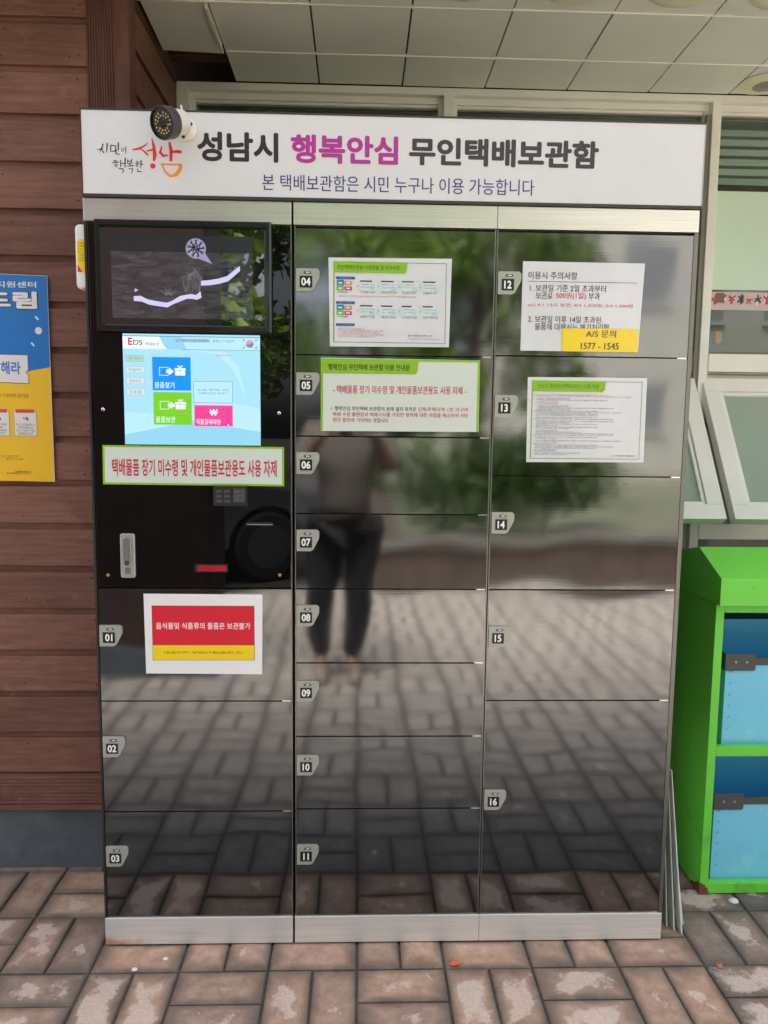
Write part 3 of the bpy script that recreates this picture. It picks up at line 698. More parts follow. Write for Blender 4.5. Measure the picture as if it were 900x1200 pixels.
for i in range(len(top)-1): s.poly([top[i], top[i+1], bot[i+1], bot[i]], LIL, 1)
top = [(.2755, 1.700), (.296, 1.702), (.318, 1.706), (.338, 1.712), (.350, 1.722), (.368, 1.736)]; bot = [(.2760, 1.689), (.297, 1.690), (.319, 1.694), (.340, 1.700), (.352, 1.710), (.368, 1.724)]
for i in range(len(top)-1): s.poly([top[i], top[i+1], bot[i+1], bot[i]], LIL, 1)
s.disc(.265, 1.774, .024, LIL2, 1, rz=.0235); s.poly([(.268, 1.752), (.287, 1.763), (.303, 1.739)], LIL2, 1)
for a in range(9):
    an = a*.7; s.stroke([(.265+.021*math.cos(an), 1.774+.021*math.sin(an)), (.265+.006*math.cos(an+1.2), 1.774+.004*math.sin(an)), (.265+.021*math.cos(an+2.3), 1.774+.020*math.sin(an+2.3))], .0022, DKL, 2)
s.poly([(.120, 1.672), (.120, 1.680), (.128, 1.676)], LIL, 1)
GR = lit((120, 118, 124)); rn = random.Random(21)
for q in range(26):      # ridge of loose strands in the middle of the picture
    a = rn.uniform(0, 1); x_ = .236+.038*rn.random(); s.stroke([(x_, 1.674), (x_+rn.uniform(-.012, .016), 1.69+.02*rn.random()), (.262+rn.uniform(-.02, .012), 1.712+.022*rn.random())], .0007, GR if q % 3 else lit((70, 70, 76)), 1)
for q in range(14):
    x_ = .19+.02*rn.random(); s.stroke([(x_, 1.665), (x_+rn.uniform(-.02, .02), 1.672+.012*rn.random())], .0007, GR, 1)
s.build('screen', moo)

# --- touch screen picture
s = Sheet(-.0006, step=.0002); x0, x1, z0, z1 = .084, .4125, 1.3115, 1.5765
s.box(x0-.002, x1+.002, -.0005, -.0001, z0-.002, z1+.002, BEZ)
SKY1 = lit((168, 222, 242)); SKY2 = lit((184, 230, 246)); SKY3 = lit((146, 210, 238)); SW = lit((238, 248, 250))
s.rect(x0, x1, z0, z1, SKY1, 0)
s.poly([(x0, z0), (x1, z0), (x1, 1.40), (.30, 1.425), (.18, 1.385), (x0, 1.39)], SKY2, 1); s.poly([(x0, z0), (x1, z0), (x1, 1.345), (.25, 1.37), (x0, 1.335)], SKY3, 2)
s.poly([(.24, 1.54), (.31, 1.53), (.35, 1.49), (.38, 1.42), (.36, 1.50), (.33, 1.535)], SKY2, 1)
s.rect(x0, x1, 1.541, z1-.006, SKY2, 1); s.rect(x0, x1, z1-.0062, z1-.0048, lit((90, 110, 120)), 3)
s.poly([(x0, 1.541), (.187, 1.541), (.180, 1.552), (.172, z1-.0065), (x0, z1-.0065)], SW, 2); s.poly([(.172, z1-.0065), (.180, 1.552), (.190, 1.541), (.235, 1.541), (.225, z1-.0065)], SKY3, 2)
s.rect(.225, x1, 1.5400, 1.5408, lit((90, 120, 140)), 3)
s.text('E', .097, .1075, 1.5495, 1.567, lit((214, 30, 60)), 4, bold=.03); s.text('DS', .1095, .131, 1.5495, 1.562, lit((50, 50, 60)), 4, bold=.01)
s.text('택배마켓', .138, .170, 1.548, 1.556, lit((90, 110, 100)), 4)
s.rect(.210, .290, 1.558, 1.566, lit((150, 186, 206)), 3); s.smallprint(.212, .355, 1.5585, .0065, lit((90, 150, 190)), 4)
s.disc(.388, 1.556, .0095, lit((226, 150, 170)), 4); s.poly([(.3785, 1.556), (.383, 1.5535), (.388, 1.556), (.393, 1.5585), (.3975, 1.556), (.395, 1.549), (.388, 1.5465), (.381, 1.549)], lit((110, 130, 200)), 5)
for (qx, qz) in ((.3735, 1.565), (.4035, 1.565), (.3735, 1.547), (.4035, 1.547)):
    for w_ in (-.002, 0, .002): s.stroke([(qx-.003, qz+w_-.001), (qx+.003, qz+w_+.001)], .0009, lit((120, 130, 130)), 4)
s.smallprint(.303, .345, 1.5255, .0042, lit((210, 130, 140)), 3, gap=.05)
for i, (tx_, gr) in enumerate((('한국어', 1), ('English', 0), ('简体中文', 0), ('日本語', 0))):
    zt = 1.5255-.0265*i; s.rect(.090, .1345, zt-.0155, zt, lit((168, 214, 190)) if gr else lit((214, 226, 230)), 3); s.frame(.090, .1345, zt-.0155, zt, .001, lit((150, 190, 180)), 4)
    s.text(tx_, .098, .127, zt-.0125, zt-.0035, lit((120, 150, 140)) if not gr else lit((90, 180, 120)), 5)
def tile(xa, xb, za, zb, c): s.rect(xa, xb, za, zb, lit(c), 4)
tile(.1535, .2455, 1.4425, 1.522, (8, 148, 236)); tile(.1545, .2465, 1.360, 1.4385, (120, 206, 40)); tile(.2525, .3455, 1.3575, 1.408, (252, 66, 150))
s.rect(.2515, .346, 1.4135, 1.4655, lit((110, 140, 150)), 3); s.rect(.2525, .345, 1.4145, 1.4645, SKY2, 4); s.smallprint(.262, .336, 1.4425, .005, lit((70, 150, 190)), 5); s.smallprint(.262, .336, 1.4345, .005, lit((70, 150, 190)), 5)
SWH = lit((240, 250, 252))
for zc, dr in ((1.488, 1), (1.407, -1)):
    s.frame(.170, .192, zc-.010, zc+.010, .0012, SWH, 5)
    if dr > 0: s.poly([(.187, zc-.004), (.194, zc-.004), (.194, zc-.009), (.205, zc), (.194, zc+.009), (.194, zc+.004), (.187, zc+.004)], SWH, 6)
    else: s.poly([(.206, zc-.004), (.206, zc+.004), (.199, zc+.004), (.199, zc+.009), (.188, zc), (.199, zc-.009), (.199, zc-.004)], SWH, 6)
    s.rect(.208, .2195, zc-.0095, zc+.0015, SWH, 5); s.rect(.2205, .232, zc-.0095, zc+.0015, SWH, 5); s.rect(.207, .2195, zc+.0025, zc+.008, SWH, 5); s.rect(.2205, .233, zc+.0025, zc+.008, SWH, 5)
    for a in (-1, 1): s.stroke([(.220, zc+.008), (.220+a*.007, zc+.0135), (.220+a*.003, zc+.0145), (.220, zc+.009)], .0014, SWH, 5)
s.text('물품찾기', .1585, .2055, 1.4475, 1.4625, SWH, 5, bold=.008); s.text('물품보관', .1595, .2065, 1.365, 1.380, SWH, 5, bold=.008)
s.text('₩', .2895, .309, 1.383, 1.399, SWH, 5, bold=.03); s.text('착불결제대행', .2565, .315, 1.3615, 1.3745, SWH, 5, bold=.008)
s.disc(.334, 1.3605, .0018, SWH, 5)
s.build('touch_screen', lk)
# --- latch, card reader, slots, screws
b = MB(); AL = mat('cast_aluminium', lin((190, 192, 190)), .35, metal=.7, var=.05, vscale=40)
b.prism(rrect(.0665, .1025, .9815, 1.0925, .006), 'y', -.0002, -.007, AL)
b.build('latch_handle', lk, bevel=.002); lh = lk.children[-1]
hb = MB(); hb.prism(rrect(.0735, .0955, 1.022, 1.0855, .009), 'y', -.0072, -.0125, mat('latch_lever', lin((160, 163, 162)), .3, metal=.8)); hb.build('lever', lh, bevel=.002)
hb = MB(); hb.cyl((.0845, -.0073, 1.0205), (.0845, -.0150, 1.0205), .0062, mat('lock_core', lin((110, 112, 112)), .3, metal=.8), 20); hb.box(.0838, .0852, -.0153, -.0149, 1.0165, 1.0245, GAP); hb.build('lock_cylinder', lh)
hb = MB(); hb.box(.0775, .0920, -.0088, -.0071, .9925, 1.0075, mat('latch_button', lin((140, 143, 142)), .35, metal=.8)); hb.build('button', lh, bevel=.001)
b = MB(); RD = mat('reader_black', (.02, .02, .021), .3); b.box(.297, .380, -.010, -.0004, 1.163, 1.2115, RD)
for xa, xb in ((.303, .318), (.323, .338)):
    for za in (1.171, 1.183, 1.195): b.box(xa, xb, -.0112, -.0101, za, za+.008, mat('reader_key', (.06, .06, .062), .35))
b.box(.346, .375, -.0112, -.0101, 1.172, 1.206, mat('reader_key', (0, 0, 0)))
s_ = b; b.build('card_reader', lk, bevel=.001); sh = Sheet(-.0118); sh.smallprint(.349, .372, 1.196, .005, mat('reader_print', lin((120, 120, 120)), .5), 0); sh.smallprint(.349, .372, 1.186, .005, MATS['reader_print'], 0); sh.smallprint(.349, .372, 1.176, .005, MATS['reader_print'], 0); sh.build('printed_marks', lk.children[-1])
b = MB(); b.box(.377, .441, -.0015, .0, 1.1165, 1.1225, GAP); b.box(.377, .441, -.004, -.0016, 1.1155, 1.1180, EDGE); b.build('card_slot', lk)
b = MB(); b.box(.2475, .3295, -.0018, -.0002, .9955, 1.0165, GAP); b.box(.2545, .3265, -.006, -.0019, .9985, 1.0135, mat('slot_red', lin((168, 22, 44)), .25, coat=.6)); b.box(.2575, .3235, -.0085, -.0061, 1.0005, 1.0045, MATS['slot_red']); b.build('receipt_slot', lk, bevel=.001)
for q, (x, z) in enumerate(((.0335, .9875), (.458, .9895), (.033, 1.395), (.458, 1.391))):
    b = MB(); b.tube([(x, 0, z), (x, -.0022, z), (x, -.0034, z)], [.0042, .0042, .0025], CHR if q > 1 else mat('rusty_screw', lin((176, 132, 92)), .45, metal=.6), 14); b.build('screw', lk)

# ================================================================== SIGN BOARD
sgn = thing('sign_board', 'long white sign board with large black and purple lettering on top of the locker', 'sign', (.737, .06, 1.89))
b = MB(); FRD = mat('sign_frame', lin((52, 48, 48)), .4)
b.box(.001, 1.4735, -.0075, .115, 2.0835, 2.0875, FRD); b.box(.001, 1.4735, -.0075, .115, 1.8895, 1.8965, FRD); b.box(.001, .0035, -.0075, .115, 1.8966, 2.0834, FRD); b.box(1.471, 1.4735, -.0075, .115, 1.8966, 2.0834, mat('sign_side', lin((170, 168, 168)), .4))
b.build('frame', sgn)
s = Sheet(-.0064, step=.0003); SB = mat('sign_vinyl', lin((214, 212, 211)), .42, var=.03, vscale=5, bump=.0012, bscale=7)
s.box(.0036, 1.4709, -.0063, .11, 1.8967, 2.0833, SB)
BK = ink((38, 32, 34)); PU = ink((172, 44, 138)); NV = ink((52, 50, 116)); RE = ink((214, 40, 44)); OR = ink((238, 140, 34)); BK2 = ink((58, 54, 54))
worn(SB, lin((188, 184, 180)), 4, .58, .8, .5)
s.text('성남시', .270, .459, 1.9745, 2.0415, BK, 1, bold=.036); s.text('행복안심', .488, .7405, 1.9750, 2.0400, PU, 1, bold=.036); s.text('무인택배보관함', .766, 1.218, 1.9760, 2.0400, BK2, 1, bold=.038)
s.text('본 택배보관함은 시민 누구나 이용 가능합니다', .421, 1.066, 1.9120, 1.9490, NV, 1, bold=.004)
# hand brushed lettering at the left
def PX(u, v): return (.0025+(u-95.8)*(.2343-.0025)/(214-95.8), 2.086-(v-128.3)*.00196-(u-95.8)*.00003)
def B(pts, wds, m): s.stroke([PX(*p) for p in pts], [w_*.00196 for w_ in (wds if isinstance(wds, (list, tuple)) else [wds]*len(pts))], m, 1)
Z5 = lambda pts: [(80+x/6, 120+y/6) for x, y in pts]
for pts, wd, m_ in (
    ([(205, 325), (228, 322), (250, 315)], [.5, 1.2, .4], BK), ([(248, 285), (238, 315), (222, 345)], [1.6, 1.3, .5], BK), ([(236, 320), (252, 348)], [.8, 1.4], BK), ([(278, 278), (275, 310), (270, 345)], [1.6, 1.5, .7], BK),
    ([(302, 292), (300, 335)], [1.4, 1.2], BK), ([(300, 292), (338, 296), (332, 332), (300, 335)], [1., 1.5, 1.3, .9], BK), ([(356, 272), (354, 325)], [1.6, 1.3], BK), ([(340, 318), (336, 350), (364, 352)], [1.3, 1.5, 1.], BK),
    ([(378, 312), (390, 308), (394, 325), (380, 332), (376, 316)], .9, BK), ([(408, 298), (406, 345)], [1.2, .8], BK),
    ([(318, 400), (340, 396)], [1., 1.2], BK), ([(304, 412), (356, 405)], [.6, 1.4], BK), ([(330, 418), (346, 424), (340, 440), (326, 434), (331, 418)], 1., BK), ([(370, 392), (368, 440)], [1.2, 1.], BK), ([(372, 415), (398, 412)], [.8, 1.], BK), ([(402, 375), (398, 440)], [1.6, 1.2], BK), ([(350, 448), (384, 452), (388, 472), (374, 478)], [.9, 1.4, 1.2, .6], BK),
    ([(420, 385), (418, 415)], [1.2, 1.], BK), ([(446, 382), (444, 412)], [1.2, 1.], BK), ([(418, 398), (446, 396)], .9, BK), ([(418, 415), (446, 412)], 1., BK), ([(412, 432), (460, 426)], [.8, 1.3], BK), ([(434, 414), (434, 430)], 1., BK), ([(424, 450), (452, 446), (446, 480)], [.9, 1.5, .8], BK),
    ([(478, 398), (492, 396)], .9, BK), ([(468, 410), (502, 406)], [.6, 1.2], BK), ([(482, 414), (494, 420), (486, 434), (476, 428), (482, 414)], .9, BK), ([(514, 388), (510, 440)], [1.6, 1.], BK), ([(512, 418), (532, 412)], [.9, .6], BK), ([(486, 446), (488, 466), (518, 464)], [1.2, 1.4, .8], BK)):
    B(Z5(pts), wd, m_)
for pts, wd in (([(455, 318), (500, 308), (545, 285), (562, 265)], [1.6, 2.4, 1.8, .7]), ([(505, 305), (535, 325), (565, 352)], [.8, 1.8, 2.]), ([(556, 322), (600, 312)], [1.6, 2.4]), ([(592, 232), (606, 290), (612, 350), (604, 390)], [.8, 3.6, 4.6, 2.6]),
                ([(662, 285), (650, 330), (672, 352), (706, 346)], [1.2, 3.2, 3.4, 1.4]), ([(716, 255), (728, 310), (724, 388)], [2.2, 4.2, 3.]), ([(738, 322), (775, 318), (802, 322)], [2.4, 3.6, 3.4])):
    B(Z5(pts), wd, RE)
s.disc(*PX(80+596/6, 120+424/6), .0062, RE, 1)
B(Z5([(652, 408), (720, 410), (800, 406)]), [1.6, 2., 1.6], OR); B(Z5([(662, 412), (684, 462), (722, 490), (762, 476), (788, 440), (796, 408)]), [1.8, 2.6, 3., 4.4, 4.8, 3.6], OR)
s.build('panel', sgn)

# ================================================================== CCTV CAMERA
WP = mat('white_camera_plastic', lin((226, 220, 206)), .35); BKP = mat('camera_black', (.012, .012, .013), .15); GYP = mat('camera_grey', lin((70, 68, 70)), .3)
cc = thing('security_camera', 'small white bullet security camera with black front bolted on the sign top edge', 'camera', (.245, -.007, 2.045))
b = MB(); b.tube([(.245, -.0072, 2.043), (.245, -.013, 2.043), (.245, -.016, 2.043)], [.026, .026, .021], WP, 32); b.build('mount_base', cc)
for dx, dz in ((.014, .010), (-.004, -.0185), (-.015, .012)):
    b = MB(); b.tube([(.245+dx, -.0155, 2.043+dz), (.245+dx, -.0185, 2.043+dz)], .0035, mat('camera_screw', (.03, .028, .026), .4, metal=.6), 10); b.build('screw', cc)
b = MB(); b.tube([(.245, -.016, 2.043), (.242, -.030, 2.046), (.236, -.038, 2.049)], [.013, .012, .012], WP, 18); b.build('bracket', cc)
ax = Vector((-.50, -.82, -.34)).normalized(); c0 = Vector((.236, -.036, 2.049)); 
b = MB(); b.tube([c0-ax*.012, c0-ax*.008, c0+ax*.045], [.014, .027, .0315], WP, 36); hs = b.build('housing', cc)
b = MB(); e1 = c0+ax*.045
b.tube([c0+ax*.030, e1+ax*.010, e1+ax*.013], [.0340, .0355, .0348], GYP, 40, caps=False); b.tube([e1+ax*.013, e1+ax*.0128], [.0348, .0333], GYP, 40, caps=False); b.build('hood', cc)
b = MB(); b.tube([e1+ax*.002, e1+ax*.0085], [.0336, .0336], BKP, 40); b.build('front_glass', cc)
s1 = ax.orthogonal().normalized(); s2 = ax.cross(s1); e2 = e1+ax*.0085
b = MB(); LED = mat('infrared_led', lin((196, 176, 120)), .25, metal=.3)
for r_, n in ((.0150, 12), (.0215, 17)):
    for k in range(n):
        if k % 6 == 5: continue
        p = e2+(s1*math.cos(2*math.pi*k/n)+s2*math.sin(2*math.pi*k/n))*r_; b.tube([p, p+ax*.001], .0021, LED, 8)
b.build('infrared_lamp', cc)
b = MB(); b.tube([e2, e2+ax*.002], [.0085, .0065], mat('lens_glass', (.004, .004, .006), .03), 24); b.build('lens', cc)
b = MB(); b.tube([(.236, -.016, 2.068), (.240, -.022, 2.080), (.236, -.015, 2.0935), (.232, .01, 2.096), (.225, .06, 2.094)], .0022, WP, 8); b.tube([(.238, -.02, 2.062), (.252, -.02, 2.066), (.262, -.014, 2.056), (.262, -.010, 2.045)], .0016, WP, 8); b.build('cable', cc)

# ================================================================== NOTICES
LAM = mat('laminated_paper', lin((214, 214, 216)), .22, coat=.8, bump=.0020, bscale=14, var=.015)
LAMW = mat('bright_paper', lin((234, 232, 232)), .3, coat=.5, bump=.0015, bscale=10)
PVC = mat('pale_sticker', lin((206, 214, 204)), .4)
GRN = ink((134, 184, 28)); GRD = ink((92, 124, 52)); INK = ink((58, 58, 66)); INR = ink((196, 52, 76)); BLU = ink((26, 84, 150)); GRYI = ink((128, 130, 136)); REDB = ink((214, 22, 50)); YEL = ink((240, 208, 12)); PNK = ink((196, 128, 138))
# sticker under the touch screen
s = Sheet(-.0012, warp=.0); s.base([(.029, 1.3090), (.4695, 1.3085), (.4695, 1.2120), (.028, 1.2135)], GRN)
s.poly([(.034, 1.3045), (.4645, 1.304), (.4645, 1.2165), (.033, 1.218)], PVC, 1)
s.text('택배물품 장기 미수령 및 개인물품보관용도 사용 자제', .051, .4515, 1.2345, 1.2765, ink((190, 28, 66)), 2, bold=.018)
tag(s.build('notice'), 'long pale sticker with green border and one red line under the touch screen', 'notice')
# 01
s = Sheet(-.0012); s.base([(.1195, .9410), (.4145, .9400), (.4125, .7345), (.1215, .7365)], LAMW)
s.rect(.139, .394, .771, .911, ink((70, 30, 40)), 1); s.rect(.140, .393, .811, .910, REDB, 2); s.rect(.140, .393, .772, .810, YEL, 2)
s.text('음식물및 식품류의 물품은 보관불가', .149, .384, .851, .868, ink((250, 232, 234)), 3, bold=.012); s.smallprint(.168, .368, .788, .0062, ink((110, 96, 20)), 3, gap=.12)
tag(s.build('notice'), 'white paper with red block and yellow bar taped on a lower left locker door', 'notice')
# 04
s = Sheet(-.0012); s.base([(.577, 1.762), (.8735, 1.764), (.870, 1.555), (.581, 1.553)], LAM)
s.frame(.589, .861, 1.563, 1.753, .0014, ink((120, 136, 96)), 1); s.rect(.589, .5915, 1.563, 1.753, ink((120, 160, 60)), 2)
s.poly([(.590, 1.7535), (.768, 1.7535), (.766, 1.748), (.764, 1.732), (.760, 1.728), (.590, 1.728)], GRN, 3)
s.text('무인택배보관함 이용방법 및 주의사항', .598, .748, 1.7345, 1.7455, ink((64, 92, 30)), 4)
rn = random.Random(4)
for zt, zz in ((1.718, 1.686), (1.660, 1.628), (1.608, None)):
    s.poly(rrect(.595, .641, zt-.006, zt, .0029, 4), BLU, 3); s.smallprint(.602, .635, zt-.0045, .003, ink((150, 180, 210)), 4)
    if zz is None: continue
    for (qx, qz, c) in ((.597, .0125, (24, 128, 176)), (.616, .0125, (226, 130, 44)), (.597, 0, (120, 176, 44)), (.616, 0, (190, 56, 122))):
        hgt = .0115 if c[0] != 226 and c[0] != 190 else .0085; s.rect(qx, qx+.0175, zz-.0+qz, zz+qz+hgt, ink(c), 3); s.rect(qx+.004, qx+.013, zz+qz+.003, zz+qz+.006, ink((225, 235, 235)), 4)
    for q in range(4):
        xa = .652+.0505*q; s.rect(xa, xa+.040, zz, zz+.021, ink((206, 218, 218)), 3); s.rect(xa+.001, xa+.032-rn.random()*.008, zz+.0205, zz+.0235, INK, 4); s.smallprint(xa+.003, xa+.037, zz+.013, .003, GRYI, 4); s.smallprint(xa+.003, xa+.03, zz+.006, .003, ink((120, 150, 160)), 4)
        s.rect(xa+.026, xa+.037, zz+.002, zz+.010, ink((176, 206, 216)), 4); s.smallprint(xa+.002, xa+.038, zz-.006, .0034, INK, 3)
        s.stroke([(xa-.006, zz+.008), (xa-.0042, zz+.010), (xa-.006, zz+.012)], .0008, INK, 3)
    s.smallprint(.600, .625, zz-.006, .0034, INK, 3)
s.smallprint(.602, .79, 1.6705, .0036, PNK, 3, gap=.1)
for q in range(5): s.smallprint(.601, (.665, .712, .70, .714, .69)[q], 1.594-.0046*q, .0034, PNK, 3, gap=.1)
s.smallprint(.768, .832, 1.5785, .0046, INK, 3); s.smallprint(.768, .850, 1.5715, .0032, GRYI, 3)
tag(s.build('notice'), 'laminated how-to sheet with rows of small pictures on the top middle door', 'notice')
# 05
s = Sheet(-.0012); s.base([(.5590, 1.5260), (.9475, 1.5245), (.9480, 1.3505), (.5610, 1.3490)], PVC)
s.rect(.5593, .5645, 1.3497, 1.525, GRN, 1); s.rect(.9420, .9474, 1.3510, 1.5238, GRN, 1); s.rect(.5645, .942, 1.5195, 1.5242, GRN, 1)
s.poly([(.5645, 1.5192), (.798, 1.5192), (.796, 1.515), (.795, 1.496), (.790, 1.4885), (.5645, 1.4885)], GRN, 1)
s.text('행복안심 무인택배 보관함 이용 안내문', .577, .776, 1.4965, 1.5120, ink((44, 60, 24)), 2, bold=.014)
s.text('- 택배물품 장기 미수령 및 개인물품보관용도 사용 자제 -', .589, .915, 1.4405, 1.4605, ink((192, 40, 72)), 2, bold=.010)
s.text('1. 행복안심 무인택배 보관함의 본래 설치 목적은', .584, .793, 1.3990, 1.4095, INK, 2, bold=.004); s.text('단독주택지역 1인 가구의', .798, .920, 1.3990, 1.4095, INR, 2, bold=.004)
s.text('택배 수령 불편함과 택배기사를 가장한 범죄에 대한 걱정을 해소하여 시민', .589, .920, 1.3850, 1.3955, INR, 2, bold=.004)
s.text('편의 증진에 기여', .589, .664, 1.3710, 1.3815, INR, 2, bold=.004); s.text('하는 것입니다.', .666, .726, 1.3710, 1.3815, INK, 2, bold=.004)
tag(s.build('notice'), 'white and lime green guide sticker with red headline on the second middle door', 'notice')
# 12
s = Sheet(-.0012); s.base([(1.0455, 1.7615), (1.3435, 1.7610), (1.3360, 1.5490), (1.0455, 1.5495)], LAM, nx=20, nz=14)
s.text('이용시 주의사항', 1.059, 1.179, 1.7200, 1.7380, INK, 2, bold=.006); s.rect(1.059, 1.326, 1.7140, 1.7152, ink((70, 84, 150)), 1)
s.text('1. 보관일 기준 2일 초과부터', 1.064, 1.250, 1.6910, 1.7080, INK, 2, bold=.006); s.text('보관료', 1.079, 1.120, 1.6730, 1.6900, INK, 2, bold=.006); s.text('500원(1일)', 1.1285, 1.2015, 1.6725, 1.6900, ink((206, 52, 66)), 2, bold=.008); s.text('부과', 1.208, 1.236, 1.6730, 1.6900, INK, 2, bold=.006)
s.text('ex) 4/1 15시 보관, 4/3 1,500원, 5/4 1,000원', 1.060, 1.318, 1.6540, 1.6640, ink((204, 92, 96)), 2)
s.text('2. 보관일 이후 14일 초과된', 1.062, 1.241, 1.6170, 1.6340, INK, 2, bold=.006); s.text('물품에 대해서는 폐기처리함', 1.079, 1.262, 1.5990, 1.6160, INK, 2, bold=.006)
tag(s.build('notice'), 'white laminated rules sheet with black print on the top right door', 'notice')
s = Sheet(-.0036); s.base([(1.1470, 1.6040), (1.3335, 1.6050), (1.3340, 1.5485), (1.1470, 1.5490)], mat('yellow_sheet', lin((240, 206, 16)), .28, coat=.6, bump=.0015, bscale=16))
s.text('A/S 문의', 1.2045, 1.279, 1.5835, 1.6010, ink((66, 62, 34)), 2, bold=.006); s.text('1577 - 1545', 1.193, 1.287, 1.5545, 1.5705, ink((58, 54, 34)), 2, bold=.010)
tag(s.build('sticker'), 'yellow service phone number strip stuck over a white rules sheet', 'sticker')
# 13
s = Sheet(-.0012); s.base([(1.0660, 1.4860), (1.3620, 1.4870), (1.3630, 1.2795), (1.0685, 1.2775)], LAM)
s.frame(1.077, 1.351, 1.2865, 1.4775, .0013, ink((120, 136, 96)), 1); s.rect(1.077, 1.0795, 1.2865, 1.4775, ink((140, 170, 80)), 2)
s.poly([(1.078, 1.4780), (1.261, 1.4780), (1.259, 1.473), (1.257, 1.456), (1.252, 1.452), (1.078, 1.452)], GRN, 3)
s.text('성남시 행복안심택배서비스 이용 약관', 1.090, 1.243, 1.4590, 1.4705, ink((86, 128, 40)), 4)
rn = random.Random(8); z = 1.4420
for q in range(38):
    if q in (2, 4, 14, 16, 22, 26, 28, 36): z -= .0016
    ln = rn.choice((.06, .09, .12, .16, .2)) if q not in (0, 1, 3, 11, 15, 25, 28) else rn.uniform(.17, .245)
    s.smallprint(1.083+(.006 if q % 5 else 0), min(1.083+ln, 1.343), z, .0026, (PNK if q in (1, 5, 6) else ink((104, 104, 110))), 3, gap=.14); z -= .0036
s.smallprint(1.285, 1.343, 1.2930, .0042, INK, 3)
tag(s.build('notice'), 'laminated terms sheet full of tiny print with green tab on a right column door', 'notice')

# ================================================================== POSTER, WHITE BOX
s = Sheet(YB-.008); PW = mat('poster_paper', lin((220, 220, 222)), .35, coat=.3)
s.base([(-.72, 1.785), (-.2255, 1.772), (-.2245, 1.1925), (-.72, 1.200)], PW, thick=.0012, nx=24, nz=24)
PB = ink((8, 112, 190)); PY = ink((238, 188, 28)); PWt = ink((226, 222, 220)); PD = ink((30, 26, 34))
def pg(pts, m, l):      # polygons cut in slices so they follow the sheet
    s.poly(pts, m, l)
for i in range(12):
    a, b_ = -.7195+.0411*i, -.7195+.0411*(i+1); f1 = lambda x: 1.7845-(x+.72)*.0263-.0006
    for z0_, z1_ in ((1.60, None), (1.52, 1.60)): s.poly([(a, z0_), (b_, z0_), (b_, z1_ or f1(b_)), (a, z1_ or f1(a))], PB, 1)
    for z0_, z1_ in ((1.194, 1.30), (1.30, 1.41), (1.41, 1.52)): s.poly([(a, z0_), (b_, z0_), (b_, z1_), (a, z1_)], PY, 1)
s.poly([(-.29, 1.506), (-.2262, 1.519), (-.2262, 1.5215), (-.40, 1.5215), (-.40, 1.49)], PB, 2)
s.text('청소년지원센터', -.455, -.2560, 1.7380, 1.7550, PWt, 3, bold=.02)
s.text('꿈드림', -.4870, -.2525, 1.6780, 1.7290, PD, 3, bold=.075); s.text('꿈드림', -.4850, -.2555, 1.6800, 1.7280, PWt, 4, bold=.045)
for (qx, qz) in ((-.262, 1.660), (-.276, 1.587)): s.stroke([(qx, qz), (qx+.008, qz-.010)], .005, ink((190, 226, 244)), 3)
s.disc(-.2545, 1.620, .010, ink((214, 222, 230)), 3)
s.poly([(-.60, 1.480), (-.286, 1.471), (-.286, 1.496), (-.293, 1.503), (-.286, 1.511), (-.286, 1.553), (-.60, 1.556)], ink((92, 100, 120)), 3); s.poly([(-.598, 1.482), (-.288, 1.473), (-.288, 1.496), (-.296, 1.503), (-.288, 1.511), (-.288, 1.551), (-.598, 1.554)], PWt, 4)
s.text('해라', -.364, -.308, 1.497, 1.534, ink((64, 128, 200)), 5, bold=.03)
s.text('문자상담 + 대면상담', -.450, -.2890, 1.4325, 1.4435, ink((132, 104, 40)), 3)
for xr in (-.2690, -.346):
    s.poly(rrect(xr-.064, xr, 1.323, 1.395, .004), ink((150, 130, 80)), 3); s.poly(rrect(xr-.063, xr-.001, 1.324, 1.394, .004), PWt, 4); s.rect(xr-.058, xr-.006, 1.389, 1.399, ink((206, 76, 56)), 5)
    s.stroke([(xr-.038, 1.376), (xr-.033, 1.370)], .004, ink((206, 110, 110)), 5); s.stroke([(xr-.030, 1.377), (xr-.024, 1.368)], .006, ink((186, 56, 66)), 5)
    for q in range(4): s.smallprint(xr-.058+(q % 2)*.006, xr-.006-(q % 2)*.006, 1.353-.0085*q, .006, ink((92, 92, 100)), 5, gap=.1)
s.smallprint(-.40, -.322, 1.262, .006, ink((150, 120, 40)), 3); s.smallprint(-.36, -.305, 1.2545, .006, ink((150, 120, 40)), 3); s.smallprint(-.335, -.292, 1.219, .005, ink((120, 92, 40)), 3); s.smallprint(-.36, -.292, 1.2135, .005, ink((120, 92, 40)), 3)
tag(s.build('poster'), 'blue and yellow poster with white lettering pinned on the brown board wall', 'poster')
wb = thing('plastic_box', 'rounded white plastic box with yellow sticker fixed to the left side of the locker', 'box', (-.016, .09, 1.68))
b = MB(); b.prism(rrect(-.0290, .0, 1.682, 1.8335, .012, 6), 'y', .018, .10, mat('white_box_plastic', lin((228, 228, 226)), .35)); b.build('shell', wb, bevel=.006, seg=3)
s = Sheet(.0176); s.rect(-.0235, -.0015, 1.722, 1.797, YEL, 0); s.poly([(-.0235, 1.722), (-.012, 1.722), (-.0235, 1.739)], REDB, 1)
for q in range(7): s.smallprint(-.021, -.003, 1.746+.0068*q, .004, ink((150, 130, 30)), 1)
s.build('sticker', wb)

